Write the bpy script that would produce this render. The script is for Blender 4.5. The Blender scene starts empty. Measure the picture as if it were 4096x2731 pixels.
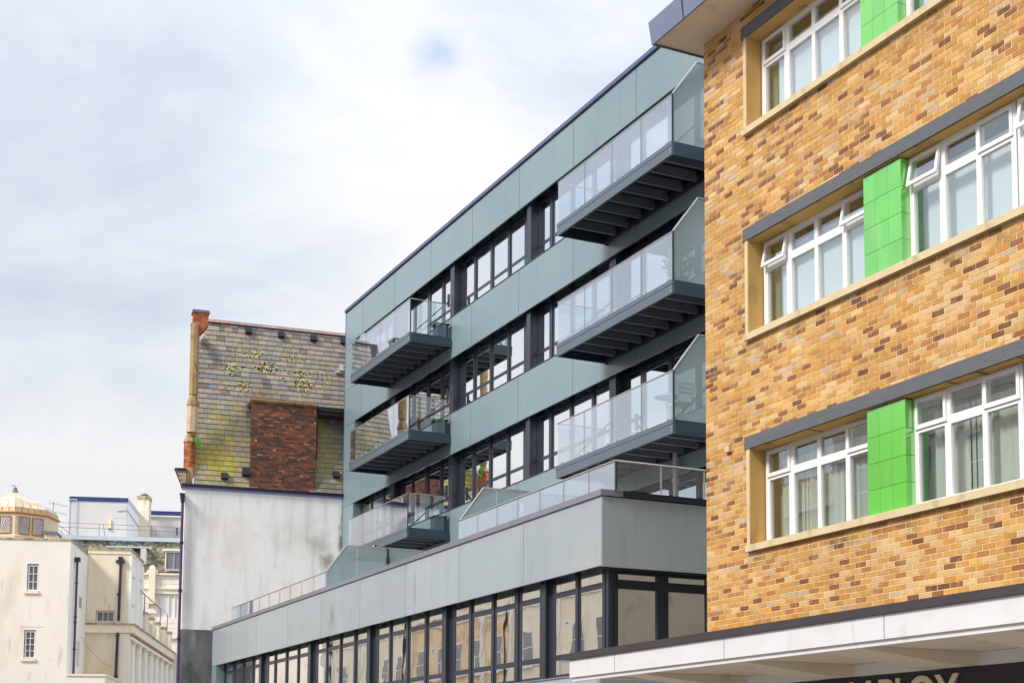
import bpy, math, random
from mathutils import Vector, Matrix
random.seed(7)
D = bpy.data
scene = bpy.context.scene
COL = scene.collection
rad = math.radians

# ------------------------------------------------------------------ camera
cd = D.cameras.new('camera'); cam = D.objects.new('camera', cd); COL.objects.link(cam)
cam.location = (0, 0, 1.6)
cam.rotation_euler = (rad(90 + 5.56), 0, rad(-28.36))
cd.sensor_width = 36; cd.sensor_fit = 'HORIZONTAL'; cd.lens = 5981.07 / 4096 * 36
cd.shift_x = -0.1019; cd.shift_y = 0.2777
cd.clip_start = 0.1; cd.clip_end = 3000
scene.camera = cam
scene.render.engine = 'CYCLES'

# ------------------------------------------------------------------ light, sky, exposure
SUN_AZ = 260.0     # compass bearing the light comes from (0 = +Y, 90 = +X)
SUN_EL = 42.0
sd = D.lights.new('sun', 'SUN'); sun = D.objects.new('sun', sd); COL.objects.link(sun)
sd.energy = 2.2; sd.angle = rad(14); sd.color = (1.0, 0.96, 0.90)
saz, sel = rad(SUN_AZ), rad(SUN_EL)
sdir = Vector((math.sin(saz) * math.cos(sel), math.cos(saz) * math.cos(sel), math.sin(sel)))
sun.rotation_euler = sdir.to_track_quat('Z', 'Y').to_euler()
sun.location = (-20, -10, 40)
scene.view_settings.view_transform = 'Standard'
scene.view_settings.look = 'None'
scene.view_settings.exposure = 0.85
scene.view_settings.gamma = 1.0
scene.view_settings.use_curve_mapping = False

world = D.worlds.new('World'); scene.world = world; world.use_nodes = True
nt = world.node_tree; nt.nodes.clear()
def N(t, typ, **kw):
    n = t.nodes.new(typ)
    for k, v in kw.items(): setattr(n, k, v)
    return n
def setin(n, k, v): n.inputs[k].default_value = v
def wmath(t, op, a, b=None, clamp=False):
    m = N(t, 'ShaderNodeMath', operation=op, use_clamp=clamp)
    for i, v in enumerate((a, b)):
        if v is None: continue
        if isinstance(v, (int, float)): m.inputs[i].default_value = v
        else: t.links.new(v, m.inputs[i])
    return m.outputs[0]
out = N(nt, 'ShaderNodeOutputWorld'); bg = N(nt, 'ShaderNodeBackground')
setin(bg, 'Strength', 0.1)
nt.links.new(bg.outputs[0], out.inputs[0])
sky = N(nt, 'ShaderNodeTexSky', sky_type='NISHITA'); sky.sun_disc = False
sky.sun_elevation = rad(SUN_EL); sky.sun_rotation = rad(SUN_AZ)
tc = N(nt, 'ShaderNodeTexCoord')
mp = N(nt, 'ShaderNodeMapping'); setin(mp, 'Scale', (1.0, 1.0, 1.9)); setin(mp, 'Location', (3.1, 0.4, 1.7)); setin(mp, 'Rotation', (0.0, 0.3, 0.2))
nt.links.new(tc.outputs['Generated'], mp.inputs[0])
n1 = N(nt, 'ShaderNodeTexNoise'); setin(n1, 'Scale', 2.6); setin(n1, 'Detail', 6.0); setin(n1, 'Roughness', 0.58); setin(n1, 'Distortion', 0.4)
nt.links.new(mp.outputs[0], n1.inputs[0])
n3 = N(nt, 'ShaderNodeTexNoise'); setin(n3, 'Scale', 9.0); setin(n3, 'Detail', 7.0); setin(n3, 'Roughness', 0.6); setin(n3, 'Distortion', 0.8); nt.links.new(mp.outputs[0], n3.inputs[0])
val = wmath(nt, 'ADD', wmath(nt, 'MULTIPLY', wmath(nt, 'SUBTRACT', n1.outputs['Fac'], 0.5), 1.5), wmath(nt, 'MULTIPLY', wmath(nt, 'SUBTRACT', n3.outputs['Fac'], 0.5), 0.32))
val = wmath(nt, 'ADD', val, 0.5)
def lobe(d, sharp, amt):
    """a broad soft patch of cloud centred on a direction of the sky"""
    global val
    v = Vector(d).normalized()
    dp = N(nt, 'ShaderNodeVectorMath', operation='DOT_PRODUCT')
    nt.links.new(tc.outputs['Generated'], dp.inputs[0]); dp.inputs[1].default_value = v
    e = wmath(nt, 'MULTIPLY', wmath(nt, 'SUBTRACT', dp.outputs['Value'], 1.0), sharp)
    g = wmath(nt, 'EXPONENT', e)
    val = wmath(nt, 'ADD', val, wmath(nt, 'MULTIPLY', g, amt))
    return g
SKYLOBES = []   # filled below
def azel(az, el): return (math.sin(rad(az)) * math.cos(rad(el)), math.cos(rad(az)) * math.cos(rad(el)), math.sin(rad(el)))
lobe(azel(16.0, 28.0), 320, 0.14); lobe(azel(20.0, 24.5), 420, 0.18); lobe(azel(23.5, 20.5), 420, 0.14)
lobe(azel(8, 21), 120, -0.13); lobe(azel(13, 17), 120, -0.07); lobe(azel(8, 9.0), 110, 0.24); lobe(azel(17, 9.0), 300, 0.08)
ramp = N(nt, 'ShaderNodeValToRGB'); cr = ramp.color_ramp
cr.elements[0].position = 0.30; cr.elements[0].color = (0.67, 0.735, 0.845, 1)
cr.elements[1].position = 0.74; cr.elements[1].color = (1.0, 1.0, 1.0, 1)
e = cr.elements.new(0.46); e.color = (0.785, 0.84, 0.92, 1)
e = cr.elements.new(0.58); e.color = (0.90, 0.925, 0.96, 1)
nt.links.new(val, ramp.inputs[0])
cm = N(nt, 'ShaderNodeMix', data_type='RGBA', blend_type='MULTIPLY'); setin(cm, 0, 1.0)
nt.links.new(ramp.outputs[0], cm.inputs[6]); cm.inputs[7].default_value = (5.25, 5.25, 5.25, 1)
# an overcast sky grows brighter towards the zenith
sxyz = N(nt, 'ShaderNodeSeparateXYZ'); nt.links.new(tc.outputs['Generated'], sxyz.inputs[0])
zf = wmath(nt, 'ADD', wmath(nt, 'MULTIPLY', wmath(nt, 'MAXIMUM', sxyz.outputs[2], 0.0), 0.75), 0.82)
zs_ = N(nt, 'ShaderNodeVectorMath', operation='SCALE'); nt.links.new(cm.outputs[2], zs_.inputs[0]); nt.links.new(zf, zs_.inputs['Scale'])
hole = None
dpv = Vector(azel(21.2, 26.2)).normalized()
dp = N(nt, 'ShaderNodeVectorMath', operation='DOT_PRODUCT'); nt.links.new(tc.outputs['Generated'], dp.inputs[0]); dp.inputs[1].default_value = dpv
hg = wmath(nt, 'EXPONENT', wmath(nt, 'MULTIPLY', wmath(nt, 'SUBTRACT', dp.outputs['Value'], 1.0), 9000.0))
n2 = N(nt, 'ShaderNodeTexNoise'); setin(n2, 'Scale', 22.0); setin(n2, 'Detail', 4.0); nt.links.new(tc.outputs['Generated'], n2.inputs[0])
hm = wmath(nt, 'MULTIPLY', hg, wmath(nt, 'MULTIPLY', wmath(nt, 'SUBTRACT', n2.outputs['Fac'], 0.36, clamp=True), 3.6), clamp=True)
hm = wmath(nt, 'MULTIPLY', hm, 0.62)
mx = N(nt, 'ShaderNodeMix', data_type='RGBA'); nt.links.new(hm, mx.inputs[0])
skb = N(nt, 'ShaderNodeMix', data_type='RGBA', blend_type='MULTIPLY'); setin(skb, 0, 1.0); nt.links.new(sky.outputs[0], skb.inputs[6]); skb.inputs[7].default_value = (1.6, 1.6, 1.6, 1)
nt.links.new(zs_.outputs[0], mx.inputs[6]); nt.links.new(skb.outputs[2], mx.inputs[7])
# thin veil: a little of the clear sky shows through the cloud everywhere
mv = N(nt, 'ShaderNodeMix', data_type='RGBA'); setin(mv, 0, 0.06)
nt.links.new(mx.outputs[2], mv.inputs[6]); nt.links.new(sky.outputs[0], mv.inputs[7])
nt.links.new(mv.outputs[2], bg.inputs[0])

# ------------------------------------------------------------------ helpers
def lin(c):
    """sRGB 0..255 -> linear"""
    r = []
    for v in c:
        v = v / 255.0
        r.append(v / 12.92 if v <= 0.04045 else ((v + 0.055) / 1.055) ** 2.4)
    return tuple(r)

MATS = {}
def mat(name, base, rough=0.6, spec=0.5, metal=0.0, noise=None, noise2=None, attr=False, rand=0.0, bump=None, stretch=(1, 1, 1), coat=0.0, fx=None, ior=None):
    """procedural surface; base is linear rgb; noise=(scale, amount) value variation; noise2=(scale, lo, hi, colour, amount) patches"""
    m = D.materials.new(name); m.use_nodes = True; t = m.node_tree; b = t.nodes['Principled BSDF']
    setin(b, 'Roughness', rough); setin(b, 'Specular IOR Level', spec); setin(b, 'Metallic', metal); setin(b, 'IOR', ior or 1.5); setin(b, 'Coat Weight', coat)
    geo = N(t, 'ShaderNodeNewGeometry'); mpn = N(t, 'ShaderNodeMapping'); setin(mpn, 'Scale', stretch)
    t.links.new(geo.outputs['Position'], mpn.inputs[0])
    if attr:
        a = N(t, 'ShaderNodeAttribute', attribute_name='tint'); cur = a.outputs['Color']
    else:
        a = N(t, 'ShaderNodeRGB'); a.outputs[0].default_value = (*base, 1); cur = a.outputs[0]
    if rand:
        oi = N(t, 'ShaderNodeObjectInfo'); hv = N(t, 'ShaderNodeHueSaturation')
        v = wmath(t, 'ADD', wmath(t, 'MULTIPLY', oi.outputs['Random'], 2 * rand), 1 - rand)
        t.links.new(v, hv.inputs['Value']); t.links.new(cur, hv.inputs['Color']); cur = hv.outputs[0]
    if noise:
        nn = N(t, 'ShaderNodeTexNoise'); setin(nn, 'Scale', noise[0]); setin(nn, 'Detail', 5.0); t.links.new(mpn.outputs[0], nn.inputs[0])
        v = wmath(t, 'ADD', wmath(t, 'MULTIPLY', nn.outputs['Fac'], 2 * noise[1]), 1 - noise[1])
        hv = N(t, 'ShaderNodeHueSaturation'); t.links.new(v, hv.inputs['Value']); t.links.new(cur, hv.inputs['Color']); cur = hv.outputs[0]
    for nz in (noise2 or []):
        sc, lo, hi, colr, amt = nz[:5]; st = nz[5] if len(nz) > 5 else (1, 1, 1)
        mp2 = N(t, 'ShaderNodeMapping'); setin(mp2, 'Scale', st); setin(mp2, 'Location', (sc, 2 * sc, 0)); t.links.new(geo.outputs['Position'], mp2.inputs[0])
        nn = N(t, 'ShaderNodeTexNoise'); setin(nn, 'Scale', sc); setin(nn, 'Detail', 6.0); t.links.new(mp2.outputs[0], nn.inputs[0])
        mr = N(t, 'ShaderNodeMapRange'); mr.inputs[1].default_value = lo; mr.inputs[2].default_value = hi; mr.inputs[3].default_value = 0; mr.inputs[4].default_value = amt
        t.links.new(nn.outputs['Fac'], mr.inputs[0])
        mm = N(t, 'ShaderNodeMix', data_type='RGBA'); t.links.new(mr.outputs[0], mm.inputs[0]); t.links.new(cur, mm.inputs[6]); mm.inputs[7].default_value = (*colr, 1); cur = mm.outputs[2]
    if fx: cur = fx(t, geo, cur)
    t.links.new(cur, b.inputs['Base Color'])
    if bump:
        nb = N(t, 'ShaderNodeTexNoise'); setin(nb, 'Scale', bump[0]); setin(nb, 'Detail', 4.0); t.links.new(geo.outputs['Position'], nb.inputs[0])
        bp = N(t, 'ShaderNodeBump'); setin(bp, 'Strength', bump[1]); setin(bp, 'Distance', 0.02); t.links.new(nb.outputs['Fac'], bp.inputs['Height']); t.links.new(bp.outputs[0], b.inputs['Normal'])
    MATS[name] = m
    return m

def blob(t, geo, centre, size, soft=1.0, sc=4.0, dist=0.6):
    """0..1 mask: an irregular stain round a place on the wall"""
    sub = N(t, 'ShaderNodeVectorMath', operation='SUBTRACT'); t.links.new(geo.outputs['Position'], sub.inputs[0]); sub.inputs[1].default_value = centre
    dv = N(t, 'ShaderNodeVectorMath', operation='DIVIDE'); t.links.new(sub.outputs[0], dv.inputs[0]); dv.inputs[1].default_value = size
    ln = N(t, 'ShaderNodeVectorMath', operation='LENGTH'); t.links.new(dv.outputs[0], ln.inputs[0])
    nn = N(t, 'ShaderNodeTexNoise'); setin(nn, 'Scale', sc); setin(nn, 'Detail', 6.0); t.links.new(geo.outputs['Position'], nn.inputs[0])
    d = wmath(t, 'ADD', ln.outputs['Value'], wmath(t, 'MULTIPLY', wmath(t, 'SUBTRACT', nn.outputs['Fac'], 0.5), 2 * dist * 2))
    return wmath(t, 'DIVIDE', wmath(t, 'SUBTRACT', 1.0, d), soft, clamp=True)
def mixc(t, fac, a, colr, amt=1.0):
    mm = N(t, 'ShaderNodeMix', data_type='RGBA'); t.links.new(wmath(t, 'MULTIPLY', fac, amt, clamp=True), mm.inputs[0]); t.links.new(a, mm.inputs[6]); mm.inputs[7].default_value = (*colr, 1)
    return mm.outputs[2]

def glassmat(name, tint, r0, power, rough=0.0, body=None, gcol=(0.95, 0.95, 1.0), wob=0.10):
    """window or balustrade glass: see-through with a reflection that grows towards grazing angles"""
    m = D.materials.new(name); m.use_nodes = True; t = m.node_tree; t.nodes.clear()
    o = N(t, 'ShaderNodeOutputMaterial'); tr = N(t, 'ShaderNodeBsdfTransparent'); gl = N(t, 'ShaderNodeBsdfGlossy')
    setin(tr, 'Color', (*tint, 1)); setin(gl, 'Roughness', rough); setin(gl, 'Color', (*gcol, 1))
    geo = N(t, 'ShaderNodeNewGeometry')
    dp = N(t, 'ShaderNodeVectorMath', operation='DOT_PRODUCT'); t.links.new(geo.outputs['Incoming'], dp.inputs[0]); t.links.new(geo.outputs['Normal'], dp.inputs[1])
    c = wmath(t, 'ABSOLUTE', dp.outputs['Value'])
    f = wmath(t, 'POWER', wmath(t, 'SUBTRACT', 1.0, c, clamp=True), power)
    fac = wmath(t, 'ADD', wmath(t, 'MULTIPLY', f, 1 - r0), r0, clamp=True)
    under = tr.outputs[0]
    if body:
        df = N(t, 'ShaderNodeBsdfDiffuse'); setin(df, 'Color', (*body[0], 1)); tl = N(t, 'ShaderNodeBsdfTranslucent'); setin(tl, 'Color', (*body[0], 1))
        ad = N(t, 'ShaderNodeMixShader'); setin(ad, 0, 0.35); t.links.new(df.outputs[0], ad.inputs[1]); t.links.new(tl.outputs[0], ad.inputs[2])
        mb = N(t, 'ShaderNodeMixShader'); setin(mb, 0, body[1]); t.links.new(tr.outputs[0], mb.inputs[1]); t.links.new(ad.outputs[0], mb.inputs[2]); under = mb.outputs[0]
    nb = N(t, 'ShaderNodeTexNoise'); setin(nb, 'Scale', 0.8); t.links.new(geo.outputs['Position'], nb.inputs[0])
    bp = N(t, 'ShaderNodeBump'); setin(bp, 'Strength', wob); setin(bp, 'Distance', 0.02); t.links.new(nb.outputs['Fac'], bp.inputs['Height']); t.links.new(bp.outputs[0], gl.inputs['Normal'])
    mx = N(t, 'ShaderNodeMixShader'); t.links.new(fac, mx.inputs[0]); t.links.new(under, mx.inputs[1]); t.links.new(gl.outputs[0], mx.inputs[2])
    t.links.new(mx.outputs[0], o.inputs[0]); MATS[name] = m
    return m

class MB:
    """collects faces and links them as one mesh object"""
    def __init__(s, xf=None): s.v = []; s.f = []; s.c = []; s.xf = xf; s.smooth = []
    def face(s, pts, tint=None, smooth=False):
        i = len(s.v); s.v += [tuple(p) for p in pts]; s.f.append(tuple(range(i, i + len(pts)))); s.c.append(tint); s.smooth.append(smooth)
    def box(s, x0, x1, y0, y1, z0, z1, tint=None):
        if x0 > x1: x0, x1 = x1, x0
        if y0 > y1: y0, y1 = y1, y0
        if z0 > z1: z0, z1 = z1, z0
        i = len(s.v)
        s.v += [(x0, y0, z0), (x1, y0, z0), (x1, y1, z0), (x0, y1, z0), (x0, y0, z1), (x1, y0, z1), (x1, y1, z1), (x0, y1, z1)]
        for q in ((0, 3, 2, 1), (4, 5, 6, 7), (0, 1, 5, 4), (1, 2, 6, 5), (2, 3, 7, 6), (3, 0, 4, 7)):
            s.f.append(tuple(i + k for k in q)); s.c.append(tint); s.smooth.append(False)
        return s
    def prism(s, poly, axis, lo, hi, tint=None):
        """poly: 2-D points in the plane across 'axis'"""
        def P(p, h): return {'x': (h, p[0], p[1]), 'y': (p[0], h, p[1]), 'z': (p[0], p[1], h)}[axis]
        n = len(poly); s.face([P(p, lo) for p in poly], tint); s.face([P(p, hi) for p in reversed(poly)], tint)
        for k in range(n):
            a, b = poly[k], poly[(k + 1) % n]
            s.face([P(a, lo), P(a, hi), P(b, hi), P(b, lo)], tint)
        return s
    def tube(s, p0, p1, r, n=8, tint=None, r1=None, caps=True):
        p0, p1 = Vector(p0), Vector(p1); d = (p1 - p0)
        if d.length < 1e-6: return s
        d.normalize(); u = d.cross(Vector((0, 0, 1)) if abs(d.z) < 0.9 else Vector((1, 0, 0))).normalized(); w = d.cross(u)
        r1 = r if r1 is None else r1
        A = [p0 + (u * math.cos(2 * math.pi * k / n) + w * math.sin(2 * math.pi * k / n)) * r for k in range(n)]
        B = [p1 + (u * math.cos(2 * math.pi * k / n) + w * math.sin(2 * math.pi * k / n)) * r1 for k in range(n)]
        for k in range(n): s.face([A[k], A[(k + 1) % n], B[(k + 1) % n], B[k]], tint, n > 6)
        if caps: s.face(list(reversed(A)), tint); s.face(B, tint)
        return s
    def bar(s, p0, p1, w, h, up=(0, 0, 1)):
        p0, p1 = Vector(p0), Vector(p1); d = (p1 - p0).normalized(); u = Vector(up).cross(d).normalized() * (w / 2); v = d.cross(u).normalized() * (h / 2)
        q = [p0 - u - v, p0 + u - v, p0 + u + v, p0 - u + v, p1 - u - v, p1 + u - v, p1 + u + v, p1 - u + v]
        for f in ((0, 3, 2, 1), (4, 5, 6, 7), (0, 1, 5, 4), (1, 2, 6, 5), (2, 3, 7, 6), (3, 0, 4, 7)): s.face([q[k] for k in f])
        return s
    def lathe(s, cx, cy, prof, n=8, rot=0.0, tint=None, smooth=False):
        """profile of (r, z) bottom to top round a vertical axis"""
        rings = [[(cx + r * math.cos(rot + 2 * math.pi * k / n), cy + r * math.sin(rot + 2 * math.pi * k / n), z) for k in range(n)] for r, z in prof]
        for a, b in zip(rings, rings[1:]):
            for k in range(n): s.face([a[k], a[(k + 1) % n], b[(k + 1) % n], b[k]], tint, smooth)
        s.face(list(reversed(rings[0])), tint); s.face(rings[-1], tint)
        return s
    def mesh(s, name, origin=None):
        V = [s.xf(*p) for p in s.v] if s.xf else s.v
        if origin is None:
            mn = [min(p[i] for p in V) for i in range(3)]; mxx = [max(p[i] for p in V) for i in range(3)]
            origin = ((mn[0] + mxx[0]) / 2, (mn[1] + mxx[1]) / 2, mn[2])
        me = D.meshes.new(name)
        me.from_pydata([(p[0] - origin[0], p[1] - origin[1], p[2] - origin[2]) for p in V], [], s.f)
        if any(c is not None for c in s.c):
            at = me.color_attributes.new('tint', 'FLOAT_COLOR', 'CORNER'); data = []
            for f, c in zip(s.f, s.c):
                c = c or (0.5, 0.5, 0.5)
                data += [c[0], c[1], c[2], 1.0] * len(f)
            at.data.foreach_set('color', data)
        if any(s.smooth): me.polygons.foreach_set('use_smooth', s.smooth)
        me.update()
        return me, Vector(origin)

WL = {}
def link(o, parent, loc):
    COL.objects.link(o); WL[o.name] = Vector(loc)
    if parent is not None:
        o.parent = parent; o.location = Vector(loc) - WL[parent.name]
    else: o.location = loc
    return o
def tagset(o, label=None, cat=None, group=None, kind=None):
    if label: o['label'] = label
    if cat: o['category'] = cat
    if group: o['group'] = group
    if kind: o['kind'] = kind
    return o
def obj(name, mb, m, parent=None, **kw):
    me, org = mb.mesh(name); me.materials.append(MATS[m])
    return tagset(link(D.objects.new(name, me), parent, org), **kw)
def thing(name, loc, label, cat, group=None):
    o = D.objects.new(name, None); o.empty_display_size = 0.3
    return tagset(link(o, None, loc), label, cat, group)
def B(x0, x1, y0, y1, z0, z1, xf=None, tint=None):
    return MB(xf).box(x0, x1, y0, y1, z0, z1, tint)
def inst(name, me, parent, loc, **kw):
    return tagset(link(D.objects.new(name, me), parent, loc), **kw)
def jit(c, a):
    k = 1 + random.uniform(-a, a)
    return tuple(max(0.0, min(1.0, v * k * (1 + random.uniform(-a, a) * 0.25))) for v in c)

# ------------------------------------------------------------------ materials
def brick_fx(t, geo, cur):
    nn = N(t, 'ShaderNodeTexNoise'); setin(nn, 'Scale', 9.0); setin(nn, 'Detail', 5.0); setin(nn, 'Roughness', 0.65); t.links.new(geo.outputs['Position'], nn.inputs[0])
    mr = N(t, 'ShaderNodeMapRange'); mr.inputs[1].default_value = 0.54; mr.inputs[2].default_value = 0.72; mr.inputs[4].default_value = 0.55
    t.links.new(nn.outputs['Fac'], mr.inputs[0]); cur = mixc(t, mr.outputs[0], cur, (0.30, 0.14, 0.045))
    mr2 = N(t, 'ShaderNodeMapRange'); mr2.inputs[1].default_value = 0.46; mr2.inputs[2].default_value = 0.30; mr2.inputs[4].default_value = 0.35
    t.links.new(nn.outputs['Fac'], mr2.inputs[0]); cur = mixc(t, mr2.outputs[0], cur, (0.72, 0.52, 0.28))
    bn = N(t, 'ShaderNodeTexNoise'); setin(bn, 'Scale', 0.55); setin(bn, 'Detail', 4.0); t.links.new(geo.outputs['Position'], bn.inputs[0])
    hv = N(t, 'ShaderNodeHueSaturation'); setin(hv, 'Saturation', 0.97)
    t.links.new(wmath(t, 'ADD', wmath(t, 'MULTIPLY', bn.outputs['Fac'], 0.42), 0.72), hv.inputs['Value']); t.links.new(cur, hv.inputs['Color']); cur = hv.outputs[0]
    pn = N(t, 'ShaderNodeTexNoise'); setin(pn, 'Scale', 1.3); setin(pn, 'Detail', 6.0); t.links.new(geo.outputs['Position'], pn.inputs[0])
    pr_ = N(t, 'ShaderNodeMapRange'); pr_.inputs[1].default_value = 0.57; pr_.inputs[2].default_value = 0.72; pr_.inputs[4].default_value = 0.30
    t.links.new(pn.outputs['Fac'], pr_.inputs[0]); cur = mixc(t, pr_.outputs[0], cur, (0.66, 0.50, 0.34))
    # soot and sill shade painted into the brick colour under the three sills
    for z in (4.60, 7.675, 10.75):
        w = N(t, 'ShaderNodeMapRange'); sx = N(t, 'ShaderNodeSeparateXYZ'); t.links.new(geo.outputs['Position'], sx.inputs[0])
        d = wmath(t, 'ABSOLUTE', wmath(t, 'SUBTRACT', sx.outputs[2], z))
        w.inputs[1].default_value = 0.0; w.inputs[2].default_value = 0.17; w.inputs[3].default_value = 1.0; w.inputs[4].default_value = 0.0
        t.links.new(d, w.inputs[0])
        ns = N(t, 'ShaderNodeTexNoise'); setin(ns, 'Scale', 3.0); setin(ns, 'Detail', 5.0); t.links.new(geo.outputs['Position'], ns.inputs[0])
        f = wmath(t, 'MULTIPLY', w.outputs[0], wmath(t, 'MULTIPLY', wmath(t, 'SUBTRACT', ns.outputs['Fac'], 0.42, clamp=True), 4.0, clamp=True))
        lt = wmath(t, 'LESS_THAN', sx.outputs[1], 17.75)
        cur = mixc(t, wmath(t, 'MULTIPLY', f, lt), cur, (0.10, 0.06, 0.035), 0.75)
    return cur
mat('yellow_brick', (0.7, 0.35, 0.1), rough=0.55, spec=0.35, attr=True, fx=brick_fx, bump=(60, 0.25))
mat('mortar', lin((240, 206, 162)), rough=0.9, noise=(3, 0.12))
mat('old_brick', (0.3, 0.1, 0.05), rough=0.85, attr=True, noise=(2.5, 0.25), noise2=[(1.2, 0.52, 0.68, (0.035, 0.03, 0.025), 0.55)])
mat('old_mortar', lin((140, 120, 105)), rough=0.95, noise=(3, 0.3), noise2=[(1.2, 0.5, 0.66, (0.06, 0.05, 0.045), 0.8)])
mat('cast_stone', lin((206, 186, 148)), rough=0.85, noise=(2.5, 0.14), noise2=[(5, 0.55, 0.75, lin((120, 95, 60)), 0.5, (1, 1, 0.4))], bump=(40, 0.2))
mat('reveal_render', lin((194, 156, 92)), rough=0.85, noise=(2.2, 0.18), noise2=[(3, 0.58, 0.74, lin((90, 62, 28)), 0.6, (1, 1, 0.3))])
mat('lintel_grey', lin((92, 94, 98)), rough=0.75, noise=(8, 0.18), noise2=[(30, 0.72, 0.78, (0.5, 0.48, 0.42), 0.6)], bump=(20, 0.4), stretch=(1, 0.3, 3))
mat('upvc_white', (0.80, 0.78, 0.77), rough=0.3, spec=0.5, noise=(3, 0.03))
mat('green_tile', lin((92, 192, 52)), rough=0.12, spec=0.8, ior=2.1, rand=0.10, noise=(1.5, 0.10), noise2=[(3, 0.55, 0.75, lin((150, 205, 130)), 0.4, (1, 1, 0.3))])
mat('green_grout', lin((40, 105, 30)), rough=0.8)
mat('blind_white', (0.80, 0.81, 0.82), rough=0.8, noise=(1.5, 0.04))
mat('blind_green', lin((150, 165, 140)), rough=0.85, noise=(2.5, 0.12))
mat('curtain', lin((205, 205, 190)), rough=0.9, noise=(1.2, 0.12))
mat('room_dark', (0.035, 0.038, 0.036), rough=0.9)
mat('room_mid', (0.30, 0.31, 0.30), rough=0.9, noise=(1.0, 0.3))
mat('soffit_buff', lin((218, 202, 182)), rough=0.9, noise=(1.2, 0.08), noise2=[(2.0, 0.58, 0.75, lin((160, 125, 95)), 0.5)])
mat('lead_fascia', lin((122, 128, 152)), rough=0.45, spec=0.5, metal=0.3, noise=(2, 0.15), bump=(6, 0.2))
mat('canopy_flash', lin((62, 54, 56)), rough=0.6, noise=(2, 0.15))
mat('canopy_white', (0.66, 0.64, 0.65), rough=0.5, noise=(1.2, 0.06), noise2=[(2.5, 0.54, 0.70, lin((200, 188, 182)), 0.35), (6, 0.64, 0.76, lin((165, 150, 140)), 0.35, (1, 0.9, 0.25))])
mat('sign_board', lin((46, 42, 54)), rough=0.6, noise=(40, 0.35))
mat('sign_letter', lin((225, 205, 175)), rough=0.5, noise=(5, 0.06))

def podium_fx(t, geo, cur):
    for c, s, a in (((12.37, 39.15, 5.85), (0.3, 0.22, 0.42), 0.55), ((12.37, 39.32, 5.55), (0.3, 0.05, 0.30), 0.8), ((12.37, 32.86, 5.75), (0.3, 0.10, 0.75), 0.4),
                    ((12.37, 35.03, 5.8), (0.3, 0.04, 0.6), 0.35), ((12.37, 42.0, 5.6), (0.3, 0.04, 0.35), 0.4), ((12.37, 39.0, 5.6), (0.3, 0.6, 0.5), 0.12)):
        cur = mixc(t, blob(t, geo, c, s, 0.9, 3.0, 0.25), cur, lin((88, 84, 80)), a)
    return cur
mat('panel_podium', lin((152, 161, 166)), rough=0.34, spec=0.55, rand=0.045, noise=(0.9, 0.05), noise2=[(0.5, 0.5, 0.7, lin((166, 167, 168)), 0.5), (4, 0.57, 0.75, lin((120, 122, 120)), 0.30, (1, 1, 0.12))], stretch=(1, 1, 0.5), fx=podium_fx, bump=(1.5, 0.05))
mat('panel_upper', lin((120, 139, 146)), rough=0.30, spec=0.6, rand=0.05, noise=(0.7, 0.05), noise2=[(0.45, 0.48, 0.7, lin((132, 148, 150)), 0.6), (4, 0.58, 0.76, lin((96, 108, 110)), 0.28, (1, 1, 0.12))], stretch=(1, 1, 0.5))
mat('panel_return', lin((138, 147, 146)), rough=0.38, spec=0.5, noise=(0.8, 0.06))
mat('seam_dark', (0.03, 0.035, 0.04), rough=0.8)
mat('rivet', lin((95, 105, 108)), rough=0.5)
mat('anthracite', (0.024, 0.030, 0.046), rough=0.32, spec=0.5, noise=(1.5, 0.15))
mat('anthracite_matt', (0.016, 0.020, 0.028), rough=0.55, spec=0.4, noise=(1.5, 0.2))
mat('coping_grey', lin((118, 116, 128)), rough=0.42, spec=0.5, rand=0.12, noise=(2.0, 0.12), noise2=[(6, 0.62, 0.72, lin((110, 85, 65)), 0.4)])
mat('coping_blue', lin((84, 86, 128)), rough=0.4, spec=0.5, noise=(2, 0.1))
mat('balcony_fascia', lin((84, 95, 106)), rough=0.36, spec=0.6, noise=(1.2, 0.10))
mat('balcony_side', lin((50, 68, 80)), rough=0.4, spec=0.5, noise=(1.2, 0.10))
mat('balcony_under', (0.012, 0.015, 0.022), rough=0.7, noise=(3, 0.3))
mat('beam_steel', (0.17, 0.185, 0.22), rough=0.45, spec=0.6, noise=(4, 0.2))
mat('steel_rail', (0.62, 0.58, 0.56), rough=0.22, metal=1.0)
mat('galv', (0.55, 0.58, 0.60), rough=0.4, metal=0.6, noise=(5, 0.1))

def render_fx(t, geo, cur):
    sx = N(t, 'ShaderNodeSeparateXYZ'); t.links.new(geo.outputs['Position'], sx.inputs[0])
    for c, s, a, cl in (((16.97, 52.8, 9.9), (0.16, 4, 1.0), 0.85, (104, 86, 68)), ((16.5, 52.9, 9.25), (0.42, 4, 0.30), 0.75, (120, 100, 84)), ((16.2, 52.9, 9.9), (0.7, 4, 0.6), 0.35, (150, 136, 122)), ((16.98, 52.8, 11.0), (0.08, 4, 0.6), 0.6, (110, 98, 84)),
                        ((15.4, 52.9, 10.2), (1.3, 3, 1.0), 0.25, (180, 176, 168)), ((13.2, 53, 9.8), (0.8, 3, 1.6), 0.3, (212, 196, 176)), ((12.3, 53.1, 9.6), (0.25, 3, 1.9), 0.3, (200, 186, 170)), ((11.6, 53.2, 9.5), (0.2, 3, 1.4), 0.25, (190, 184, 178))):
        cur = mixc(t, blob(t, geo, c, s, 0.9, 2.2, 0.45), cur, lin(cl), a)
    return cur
mat('white_render', (0.90, 0.885, 0.87), rough=0.85, noise=(1.0, 0.05), noise2=[(1.6, 0.50, 0.72, lin((206, 203, 198)), 0.7, (1.6, 1, 0.22)), (5, 0.6, 0.75, lin((205, 200, 195)), 0.4, (1.5, 1, 0.5))], fx=render_fx, bump=(12, 0.3))
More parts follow.
